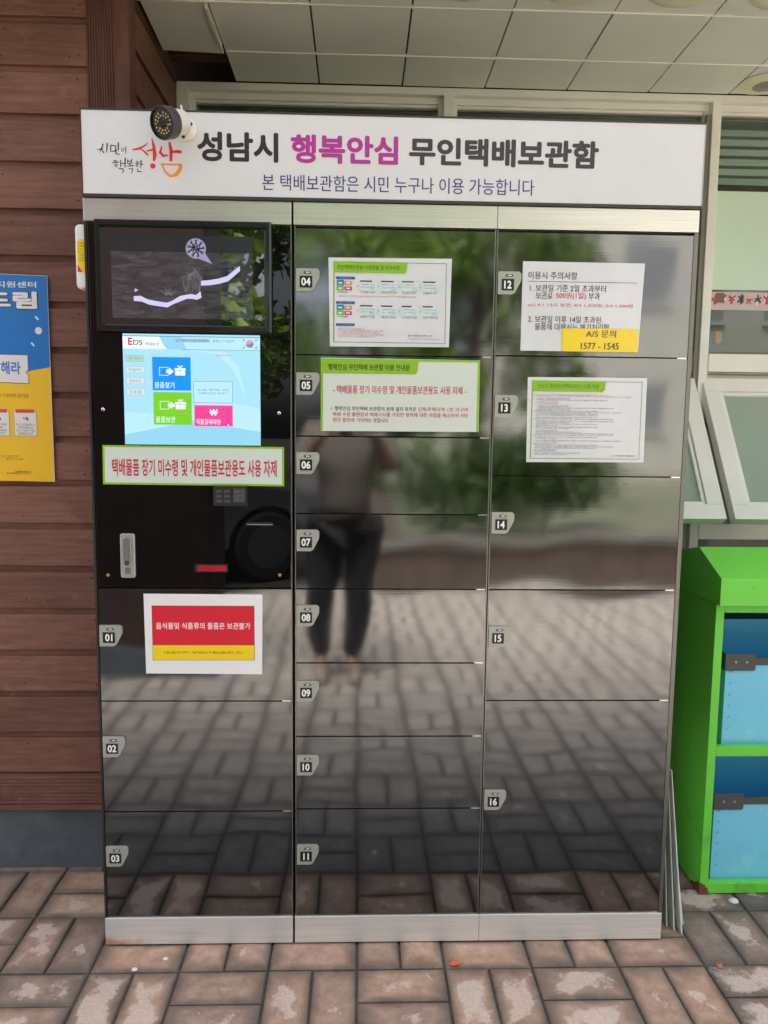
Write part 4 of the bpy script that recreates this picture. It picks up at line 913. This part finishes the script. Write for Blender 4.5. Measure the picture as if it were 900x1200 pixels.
# ================================================================== GREEN CABINET AND BLUE BINS
GM = mat('green_powder_coat', lin((112, 214, 68)), .42, var=.05, vscale=4, bump=.0006, bscale=35)
worn(GM, lin((84, 150, 66)), 7, .60, .72, .5); worn(GM, lin((190, 226, 170)), 46, .74, .77, .7)
GRF = mat('rust_patch', lin((112, 66, 48)), .85, var=.3, vscale=60, bump=.001, bscale=200)
gc = thing('collection_cabinet', 'bright green metal two shelf cabinet with sloped hood and a rusty foot corner', 'cabinet', (1.95, .4, 0))
cx0, cx1, cy0, cy1 = 1.667, 2.26, .203, .640
b = MB()
b.box(cx0, cx0+.003, cy0, cy1, .004, .8725, GM); b.box(cx1-.003, cx1, cy0, cy1, .004, .8725, GM)
b.box(cx0+.0031, cx1-.0031, cy1-.003, cy1, .004, .8725, mat('blue_back_sheet', lin((24, 128, 205)), .45))
b.build('side_panel', gc, bevel=.001)
b = MB(); sw = .0235
b.box(cx0-.0005, cx0+sw, cy0-.003, cy0-.0002, .0, .872, GM); b.box(cx1-sw, cx1+.0005, cy0-.003, cy0-.0002, .0, .872, GM)
b.box(cx0+sw+.0002, cx1-sw-.0002, cy0-.003, cy0+.02, .003, .0335, GM); b.box(cx0+sw+.0002, cx1-sw-.0002, cy0-.003, cy0+.02, .424, .4515, GM); b.box(cx0+sw+.0002, cx1-sw-.0002, cy0-.003, cy0+.02, .848, .872, GM)
b.box(cx0+sw-.0025, cx0+sw, cy0, cy0+.02, .03, .85, GM)
b.build('front_frame', gc, bevel=.001)
b = MB(); b.box(cx0+.004, cx1-.004, cy0+.021, cy1-.004, .430, .440, GM); b.build('shelf', gc); b = MB(); b.box(cx0+.004, cx1-.004, cy0+.021, cy1-.004, .012, .020, GM); b.build('shelf', gc)
b = MB(); hx0, hx1, hy0, hy1 = cx0-.005, cx1+.005, cy0-.032, cy1+.02
prof = [(hy0, .8735), (hy0, .9515), (.320, 1.018), (hy1, .944), (hy1, .8735)]
b.prism(prof, 'x', hx0, hx1, GM); b.build('hood', gc, bevel=.0015)
b = MB(); rp = [(1.6640, 0.0), (1.691, 0.0), (1.6935, .008), (1.689, .014), (1.690, .020), (1.684, .022), (1.681, .031), (1.676, .030), (1.673, .036), (1.668, .033), (1.6662, .036)]
b.prism(rp, 'y', cy0-.0042, cy0-.0031, GRF); rq = [(cy0-.0038, 0), (cy0+.06, 0), (cy0+.05, .012), (cy0+.03, .016), (cy0+.02, .028), (cy0-.0038, .034)]
b.prism(rq, 'x', cx0-.0022, cx0-.0009, GRF); b.build('rust_corner', gc)
BM_ = mat('blue_corrugated_plastic', lin((122, 206, 236)), .5, var=.06, vscale=10, bump=.0005, bscale=25)
worn(BM_, lin((170, 222, 240)), 9, .56, .74, .6); worn(BM_, lin((80, 120, 140)), 60, .73, .78, .5)
DKP = mat('dark_grey_plastic', lin((76, 76, 80)), .5, var=.08, vscale=25); BIN_IN = mat('blue_corrugated_inside', lin((56, 160, 224)), .5)
def make_bin(x0, z0, H_, lab):
    o_ = thing('storage_bin', lab, 'bin', (x0+.23, .4, z0), 'blue bins in the green cabinet')
    x1 = x0+.45; y0, y1 = .236, .40; t = .004; z1 = z0+H_
    q = MB(); q.box(x0, x1, y0, y0+t, z0, z1, BM_); q.box(x0, x1, y1-t, y1, z0, z1+.09, BIN_IN); q.box(x0, x0+t, y0+t+.0002, y1-t-.0002, z0, z1, BM_); q.box(x1-t, x1, y0+t+.0002, y1-t-.0002, z0, z1, BM_); q.box(x0+t+.0002, x1-t-.0002, y0+t+.0002, y1-t-.0002, z0, z0+t, BIN_IN); bx_ = q
    for sx in (0, 1):
        q = MB(); xa = x0-.004 if not sx else x1-.086; q.prism(rrect(xa, xa+.090, z1-.022, z1+.028, .006), 'y', y0-.0045, y0-.0005, DKP); xs_ = x0-.0045 if not sx else x1+.0005
        q.box(xs_, xs_+.004, y0-.0004, y0+.08, z1-.022, z1+.028, DKP)
        for dx in (.030, .062): q.cyl((xa+dx, y0-.0046, z1+.004), (xa+dx, y0-.0065, z1+.004), .0042, mat('rivet', lin((150, 150, 154)), .4, metal=.5), 10)
        q.build('corner_bracket', o_, bevel=.001)
    q = MB(); q.box(x0+.0865, x1-.0865, y0-.003, y0+.006, z1-.006, z1+.016, DKP); q.box(x0-.003, x0+.006, y0+.0805, y1-.06, z1-.006, z1+.016, DKP); q.box(x1-.006, x1+.003, y0+.0805, y1-.06, z1-.006, z1+.016, DKP); q.build('rim_bar', o_, bevel=.001)
    q = bx_; stm = mat('staple', lin((70, 110, 140)), .5); k = z1-.03
    while k > z0+.02:
        q.hexa([(x0+.012, y0-.0012, k), (x0+.020, y0-.0012, k+.006), (x0+.020, y0-.0002, k+.006), (x0+.012, y0-.0002, k), (x0+.0115, y0-.0012, k+.0016), (x0+.0195, y0-.0012, k+.0076), (x0+.0195, y0-.0002, k+.0076), (x0+.0115, y0-.0002, k+.0016)], stm); k -= .034
    q.build('box', o_, bevel=.0008)
make_bin(1.722, .4415, .249, 'blue plastic bin with dark corner brackets on the upper cabinet shelf')
make_bin(1.7125, .0215, .245, 'blue plastic bin with dark corner brackets on the bottom cabinet shelf')

# ================================================================== LEANING SHEETS
ACR = mat('frosted_sheet', lin((232, 238, 230)), .3, var=.05, vscale=12)
ACR.node_tree.nodes['Principled BSDF'].inputs['Transmission Weight'].default_value = .15
labs = ['innermost of the frosted pale sheets leaning against the locker side', 'second frosted pale sheet from the locker, leaning on its side', 'second frosted pale sheet from the outside, leaning by the locker', 'outermost frosted pale sheet of the leaning stack beside the locker']
for k, (xb, yf, ht) in enumerate(((1.508, .052, .44), (1.521, .034, .455), (1.537, .022, .470), (1.556, .060, .462))):
    xt = 1.4735+.0065*k*.55; b = MB(); t = .0042
    b.hexa([(xb, yf, .001), (xb+t, yf, .001), (xb+t, yf+.27, .001), (xb, yf+.27, .001), (xt, yf-.012, ht), (xt+t*.5, yf-.012, ht), (xt+t*.5, yf+.258, ht), (xt, yf+.258, ht)], ACR)
    tag(b.build('plastic_sheet', bevel=.0006), labs[k], 'sheet', 'pale sheets leaning beside the locker')

# small litter on the paving
def leaf(x, y, rz, sc, col, lab):
    b = MB(); pts = [(-.5, -.2), (-.15, -.45), (.2, -.3), (.55, -.35), (.4, .0), (.5, .3), (.1, .25), (-.1, .5), (-.3, .2), (-.6, .15)]
    c, s_ = math.cos(rz), math.sin(rz); vs = [(x+sc*(px*c-py*s_), y+sc*(px*s_+py*c), .003+.35*sc*abs(px*py)+.002*(i % 2)) for i, (px, py) in enumerate(pts)]
    vs.append((x, y, .004+.15*sc)); n = len(pts); b.add(vs, [(i, (i+1) % n, n) for i in range(n)], mat('leaf_%d' % col[0], lin(col), .6)); 
    vs2 = [(a, b_, z-.0012) for a, b_, z in vs]; b.add(vs2, [((i+1) % n, i, n) for i in range(n)], MATS['leaf_%d' % col[0]])
    tag(b.build('dry_leaf'), lab, 'leaf')
leaf(.907, -.085, .4, .022, (226, 92, 50), 'small orange scrap of leaf on the bricks before the locker')
leaf(1.583, -.105, 1.2, .018, (176, 112, 76), 'small tan scrap of leaf on the dark bricks near the cabinet')
rn = random.Random(14); pm_ = mat('pebble_white', lin((222, 220, 214)), .7)
for q, (x, y) in enumerate(((1.752, .165), (.168, -.052), (.10, -.09))):
    b = MB(); r_ = (.013, .006, .007)[q]; vs = []; 
    for i in range(4):
        a_ = i/3*math.pi/2; vs += [(x+r_*1.2*math.cos(a_)*math.cos(2*math.pi*k/8)*(1+rn.uniform(-.15, .15)), y+r_*.9*math.cos(a_)*math.sin(2*math.pi*k/8), r_*.7*math.sin(a_)) for k in range(8)]
    b.add(vs, [(i*8+k, i*8+(k+1) % 8, (i+1)*8+(k+1) % 8, (i+1)*8+k) for i in range(3) for k in range(8)], pm_, True)
    tag(b.build('pebble', angle=80), ('white chip on the bricks under the green cabinet front', 'pale crumb on the bricks close to the locker plinth', 'pale crumb on a brick left of and before the plinth')[q], 'pebble')

# ================================================================== WHAT STANDS ACROSS THE WAY (seen mirrored in the doors)
pl_ = thing('canopy_pillar', 'brown board clad pillar carrying the canopy edge across from the kiosk', 'pillar', (-.5, -2.3, 0))
b = MB(); b.box(-1.35, -.13, -2.60, -2.15, .0, 3.1, mat('dark_stained_board', lin((62, 44, 38)), .7, var=.2)); b.build('shaft', pl_, bevel=.01)
b = MB(); b.box(-1.37, -.11, -2.62, -2.13, .0, .18, BASE); b.build('foot', pl_, bevel=.005)
pw = thing('planter_wall', 'low red brick planter wall with pale coping across the paving', 'wall', (1, -4.5, 0))
b = MB(); bkm = mat('planter_brick', lin((106, 90, 80)), .85, var=.35, vscale=14, bump=.003, bscale=40); b.box(.78, 9, -4.75, -4.47, 0, .36, bkm); b.box(.78, 1.06, -12, -4.7505, 0, .36, bkm); b.build('brickwork', pw)
b = MB(); b.box(.73, 9, -4.80, -4.42, .361, .43, mat('coping_stone', lin((116, 111, 102)), .8, var=.1)); b.build('coping', pw, bevel=.01)
kb = MB(); kb.box(-6, 9, -4.4, -4.36, -.02, .012, mat('kerb_stone', lin((190, 188, 180)), .85)); kb.build('kerb')['kind'] = 'structure'
gr = MB(); gr.add([(1.06, -70, .34), (40, -70, .34), (40, -4.76, .34), (1.06, -4.76, .34)], [(0, 1, 2, 3)], mat('lawn_soil', lin((120, 122, 98)), .95, var=.3, vscale=3)); gr.build('terrain')['kind'] = 'structure'
def leaf_mat(name, c):
    m = mat(name, c, .55, var=.4, vscale=3.0); b_ = m.node_tree.nodes['Principled BSDF']; b_.inputs['Specular IOR Level'].default_value = .3
    return m
LF = [leaf_mat('leaf_mid', (.075, .14, .03)), leaf_mat('leaf_bright', (.24, .36, .06)), leaf_mat('leaf_dark', (.04, .085, .022))]
BARK = mat('bark', lin((92, 78, 64)), .9, var=.3, vscale=12, bump=.01, bscale=20)
def leaves(mb, c, rad, n, sz, rn, mats):
    for q in range(n):
        while True:
            p = Vector((rn.uniform(-1, 1), rn.uniform(-1, 1), rn.uniform(-1, 1)))
            if .25 < p.length < 1: break
        p = Vector((c[0]+p.x*rad[0], c[1]+p.y*rad[1], c[2]+p.z*rad[2])); a = Vector((rn.gauss(0, 1), rn.gauss(0, 1), rn.gauss(0, .6))).normalized(); b_ = a.orthogonal().normalized(); t = rn.uniform(.6, 1.3)*sz
        b_ = (Matrix.Rotation(rn.uniform(0, 6.3), 3, a) @ b_); 
        mb.add([p-a*t, p+b_*t*.5, p+a*t, p-b_*t*.5], [(0, 1, 2, 3)], mats[0] if rn.random() < .6 else mats[1])
def tree(x, y, h, cr_, lab, seed, mats):
    rn = random.Random(seed); o_ = thing('broadleaf_tree', lab, 'tree', (x, y, 0), 'trees across the way')
    b = MB(); b.tube([(x, y, -.02), (x+.05, y, h*.3), (x-.03, y+.05, h*.55), (x+.04, y, h*.9)], [.13, .10, .07, .02], BARK, 10)
    cl = []
    for k in range(9):
        a = rn.uniform(0, 6.3); r_ = cr_*rn.uniform(.3, .85); z = h*rn.uniform(.42, .98); p = (x+r_*math.cos(a), y+r_*.8*math.sin(a), z); cl.append(p)
        b.tube([(x, y, z*.72), ((x+p[0])/2, (y+p[1])/2, z*.92), p], [.045, .03, .01], BARK, 6)
    b.build('trunk', o_); c_ = MB()
    for p in cl+[(x, y, h*.8)]: leaves(c_, p, (cr_*.52, cr_*.5, cr_*.42), 420, .085, rn, mats)
    c_.build('crown', o_)
tree(-.75, -6.2, 5.0, 1.25, 'sunlit green tree left of the pale building, mirrored in the monitor', 1, (LF[1], LF[1]))
tree(2.1, -7.8, 4.4, 1.25, 'dense dark green tree behind the middle of the planter wall', 2, (LF[1], LF[0]))
tree(.9, -9.6, 5.8, 1.5, 'tall green tree farther back behind the dense one', 3, (LF[1], LF[0]))
tree(8.4, -8.4, 5.0, 1.7, 'loose green tree at the far right of the planter', 4, (LF[0], LF[1]))
for k, (x, lab) in enumerate(((1.45, 'rounded shrub in the planter opposite the middle doors'), (2.35, 'wide shrub in the planter opposite the right doors'))):
    sh_ = thing('garden_shrub', lab, 'shrub', (x, -5.3, .34), 'shrubs in the planter'); rn = random.Random(40+k)
    b = MB(); b.tube([(x, -5.3, .3), (x+.03, -5.3, .8)], [.03, .015], BARK, 6); b.build('stem', sh_)
    b = MB()
    for q in range(6): leaves(b, (x+rn.uniform(-.6, .6), -5.35+rn.uniform(-.3, .3), .75+rn.uniform(0, .35)), (.42, .38, .36), 330, .05, rn, (LF[0], LF[2]))
    b.build('foliage', sh_)
def far_building(x0, x1, y, h, col, lab):
    o_ = thing('apartment_building', lab, 'building', ((x0+x1)/2, y-2, 0)); b = MB(); b.box(x0, x1, y-4, y, 0, h, mat('render_%d' % col[0], lin(col), .85, var=.08, vscale=1.5)); b.build('wall', o_)
    wg = mat('far_window', (.30, .31, .32), .4); z = 1.2
    while z < h-1.2:
        x = x0+.7
        while x < x1-1.2:
            w_ = MB(); w_.box(x, x+1.0, y-.01, y+.02, z, z+1.2, wg); fo = w_.build('window', o_); f_ = MB(); f_.box(x-.06, x+1.06, y+.0005, y+.07, z-.09, z-.005, mat('far_sill', lin((210, 206, 198)), .7)); f_.build('sill', fo); x += 2.0
        z += 2.7
    b = MB(); b.box(x0-.15, x1+.15, y-4.15, y+.15, h+.002, h+.25, mat('far_parapet', lin((190, 184, 176)), .8)); b.build('roof', o_)
far_building(-9, -3.2, -14, 8, (222, 220, 216), 'white rendered building far across behind the sunlit tree')
far_building(3.4, 13, -14, 8.5, (208, 202, 192), 'pinkish beige building across the way, right of the trees')
# parked car
def car(x, y):
    o_ = thing('parked_car', 'dark grey hatchback parked in front of the planter wall', 'car', (x, y, 0)); paint = mat('car_paint', lin((74, 76, 80)), .25, coat=1.0); gl_ = mat('car_glass', (.01, .012, .014), .05); rub = mat('tyre_rubber', (.02, .02, .02), .8); rimm = mat('alloy', (.10, .10, .10), .4, metal=.6)
    W = 1.62; side = [(.62, .28), (.70, .45), (.66, .62), (.40, .76), (-.35, .88), (-.95, 1.36), (-2.1, 1.42), (-2.75, 1.30), (-3.05, .92), (-3.1, .55), (-3.0, .28)]
    arch = []
    for cx_ in (-2.45, -.15): arch += [(cx_+.36*math.cos(R(a)), .30+.36*math.sin(R(a))) for a in range(180, -1, -20)]
    poly = [(x+a, z) for a, z in side]+[(x+a, max(z, .22)) for a, z in arch]
    b = MB(); b.prism(poly, 'y', y-W, y, paint); b.build('body', o_, bevel=.03, seg=3)
    for yy in (y-.18, y-W+.0): 
        for cx_ in (-2.45, -.15):
            t = MB(); t.cyl((x+cx_, yy, .31), (x+cx_, yy+.18, .31), .31, rub, 28); w_ = t.build('wheel', o_, bevel=.03); r_ = MB(); r_.cyl((x+cx_, yy-.004 if yy < y-1 else yy+.17, .31), (x+cx_, yy+.01 if yy < y-1 else yy+.186, .31), .20, rimm, 24); r_.build('rim', w_)
    b = MB(); b.prism([(x-.45, .90), (x-.98, 1.30), (x-1.6, 1.35), (x-1.6, .92)], 'y', y+.002, y+.008, gl_); b.build('window', o_)
    b = MB(); b.prism([(x-1.68, .92), (x-1.68, 1.35), (x-2.3, 1.34), (x-2.7, .94)], 'y', y+.002, y+.008, gl_); b.build('window', o_)
    b = MB(); b.prism(rrect(x+.42, x+.64, .58, .70, .04), 'y', y-.12, y+.012, mat('headlight', (.8, .8, .8), .1)); b.build('headlight', o_)
    b = MB(); b.prism(rrect(x-1.75, x-1.60, .80, .83, .01), 'y', y+.002, y+.03, rimm); b.build('door_handle', o_)
car(0.0, -4.85)
bpy.data.objects['parked_car'].rotation_euler = (0, 0, R(-32))

# ================================================================== THE PHOTOGRAPHER (mirrored in the middle doors)
def skin_mesh(joints, edges, sub=2):
    me = bpy.data.meshes.new('figure'); me.from_pydata([j[0] for j in joints], edges, []); o = bpy.data.objects.new('figure', me); C.objects.link(o)
    o.modifiers.new('skin', 'SKIN'); sk = me.skin_vertices[0].data
    for i, j in enumerate(joints):
        r_ = j[1]; sk[i].radius = (r_, r_) if not isinstance(r_, tuple) else r_; sk[i].use_root = (i == 0)
    sb_ = o.modifiers.new('sub', 'SUBSURF'); sb_.levels = sub; sb_.render_levels = sub
    bpy.context.view_layer.update(); ev = o.evaluated_get(bpy.context.evaluated_depsgraph_get()); m2 = bpy.data.meshes.new_from_object(ev)
    vs = [tuple(v.co) for v in m2.vertices]; fs = [list(p.vertices) for p in m2.polygons]
    bpy.data.objects.remove(o); bpy.data.meshes.remove(me); bpy.data.meshes.remove(m2); return vs, fs
def person():
    px, py = .58, -2.20
    o_ = thing('person', 'person in a pale blouse and dark trousers photographing the locker with a phone', 'person', (px, py, 0))
    SK = mat('skin', lin((142, 112, 96)), .5); BLS = mat('pale_blouse', lin((116, 108, 98)), .8, var=.08, vscale=20); TR = mat('navy_trousers', lin((36, 36, 40)), .8); HR = mat('dark_hair', (.02, .015, .012), .4); SHO = mat('pale_shoe', lin((150, 136, 124)), .6)
    J = [((px, py, .93), .055), ((px, py-.01, 1.12), .07), ((px, py, 1.28), .10), ((px, py+.01, 1.40), .055), ((px, py+.03, 1.46), .05), ((px, py+.035, 1.53), (.078, .088)), ((px, py+.03, 1.62), (.07, .082)),
         ((px-.17, py, 1.345), .052), ((px-.235, py+.07, 1.12), .042), ((px-.115, py+.235, 1.305), .030), ((px-.068, py+.262, 1.335), .026),
         ((px+.17, py, 1.345), .052), ((px+.255, py+.07, 1.12), .042), ((px+.14, py+.235, 1.305), .030), ((px+.088, py+.262, 1.335), .026),
         ((px-.09, py, .84), .05), ((px-.12, py+.03, .48), .058), ((px-.125, py, .09), .042), ((px-.13, py+.12, .03), .034), ((px+.09, py, .84), .05), ((px+.075, py+.03, .48), .058), ((px+.06, py, .09), .042), ((px+.055, py+.13, .03), .034)]
    Ed = [(0, 1), (1, 2), (2, 3), (3, 4), (4, 5), (5, 6), (2, 7), (7, 8), (8, 9), (9, 10), (2, 11), (11, 12), (12, 13), (13, 14), (0, 15), (15, 16), (16, 17), (17, 18), (0, 19), (19, 20), (20, 21), (21, 22)]
    b = MB(); vs, fs = skin_mesh(J, Ed); b.add(vs, fs, SK, True)
    for sgn_, hx in ((1, px-.068), (-1, px+.088)):      # hands: fingers curled round the phone edges, thumbs across the back
        base = Vector((hx, py+.262, 1.31))
        for k, ln in enumerate((.95, 1.05, 1., .8)):
            z = 1.322+.019*k; f = [((base.x, base.y-.005, z), .0105), ((base.x+sgn_*.022*ln, base.y+.030, z+.004), .0095), ((base.x+sgn_*.042*ln, base.y+.038, z+.006), .0085), ((base.x+sgn_*.055*ln, base.y+.034, z+.007), .0075)]
            v_, f_ = skin_mesh(f, [(0, 1), (1, 2), (2, 3)], 1); b.add(v_, f_, SK, True)
        v_, f_ = skin_mesh([((base.x, base.y-.01, 1.325), .013), ((base.x+sgn_*.025, base.y-.012, 1.35), .0115), ((base.x+sgn_*.048, base.y-.006, 1.36), .009)], [(0, 1), (1, 2)], 1); b.add(v_, f_, SK, True)
    hc = Vector((px, py+.035, 1.555))       # face
    v_, f_ = skin_mesh([((hc.x, hc.y+.085, hc.z+.01), .010), ((hc.x, hc.y+.098, hc.z-.015), .013)], [(0, 1)], 1); b.add(v_, f_, SK, True)
    for sx in (-1, 1):
        v_, f_ = skin_mesh([((hc.x+sx*.080, hc.y, hc.z+.015), .012), ((hc.x+sx*.082, hc.y-.004, hc.z-.02), .010)], [(0, 1)], 1); b.add(v_, f_, SK, True)
    b.build('body', o_, angle=180)
    for sx in (-1, 1):
        b = MB(); b.tube([(hc.x+sx*.03, hc.y+.078, hc.z+.008), (hc.x+sx*.03, hc.y+.086, hc.z+.008)], [.011, .006], mat('eye_dark', (.03, .02, .02), .2), 10); b.build('eye', o_)
    b = MB(); b.tube([(hc.x-.022, hc.y+.080, hc.z-.048), (hc.x, hc.y+.088, hc.z-.050), (hc.x+.022, hc.y+.080, hc.z-.048)], [.003, .006, .003], mat('lips', lin((176, 96, 90)), .4), 8); b.build('mouth', o_)
    b = MB(); vs, fs = skin_mesh([((px, py-.01, 1.66), .075), ((px, py-.045, 1.60), .095), ((px, py-.06, 1.50), .088), ((px, py-.05, 1.40), .07)], [(0, 1), (1, 2), (2, 3)]); b.add(vs, fs, HR, True); b.build('hair', o_, angle=180)
    b = MB(); vs, fs = skin_mesh([((px, py, .80), (.178, .15)), ((px, py, 1.05), (.16, .135)), ((px, py, 1.25), (.155, .135)), ((px, py, 1.37), (.09, .085)), ((px-.175, py, 1.335), .075), ((px-.24, py+.07, 1.10), .066), ((px+.175, py, 1.335), .075), ((px+.262, py+.07, 1.10), .066)], [(0, 1), (1, 2), (2, 3), (2, 4), (4, 5), (2, 6), (6, 7)]); b.add(vs, fs, BLS, True); b.build('blouse', o_, angle=180)
    b = MB(); vs, fs = skin_mesh([((px, py, .95), (.178, .135)), ((px-.095, py, .83), .118), ((px-.12, py+.03, .48), .082), ((px-.125, py+.01, .11), .062), ((px+.095, py, .83), .118), ((px+.075, py+.03, .48), .082), ((px+.06, py+.01, .11), .062)], [(0, 1), (1, 2), (2, 3), (0, 4), (4, 5), (5, 6)]); b.add(vs, fs, TR, True); b.build('trousers', o_, angle=180)
    for x in (px-.128, px+.057):
        b = MB(); vs, fs = skin_mesh([((x, py-.03, .045), .042), ((x, py+.06, .04), .044), ((x, py+.17, .03), .036), ((x, py+.20, .028), .026)], [(0, 1), (1, 2), (2, 3)]); b.add(vs, fs, SHO, True); b.build('shoe', o_, angle=180)
person()
ph = thing('mobile_phone', 'dark mobile phone held up in both hands by the photographer', 'phone', (.59, -1.925, 1.32))
b = MB(); b.prism(rrect(.512, .668, 1.318, 1.394, .010), 'y', -1.930, -1.922, mat('phone_shell', (.02, .02, .024), .25)); b.build('shell', ph, bevel=.001)
b = MB(); b.prism(rrect(.628, .664, 1.336, 1.376, .008), 'y', -1.9215, -1.920, mat('phone_lens', (.01, .01, .012), .05)); b.build('camera_lens', ph)
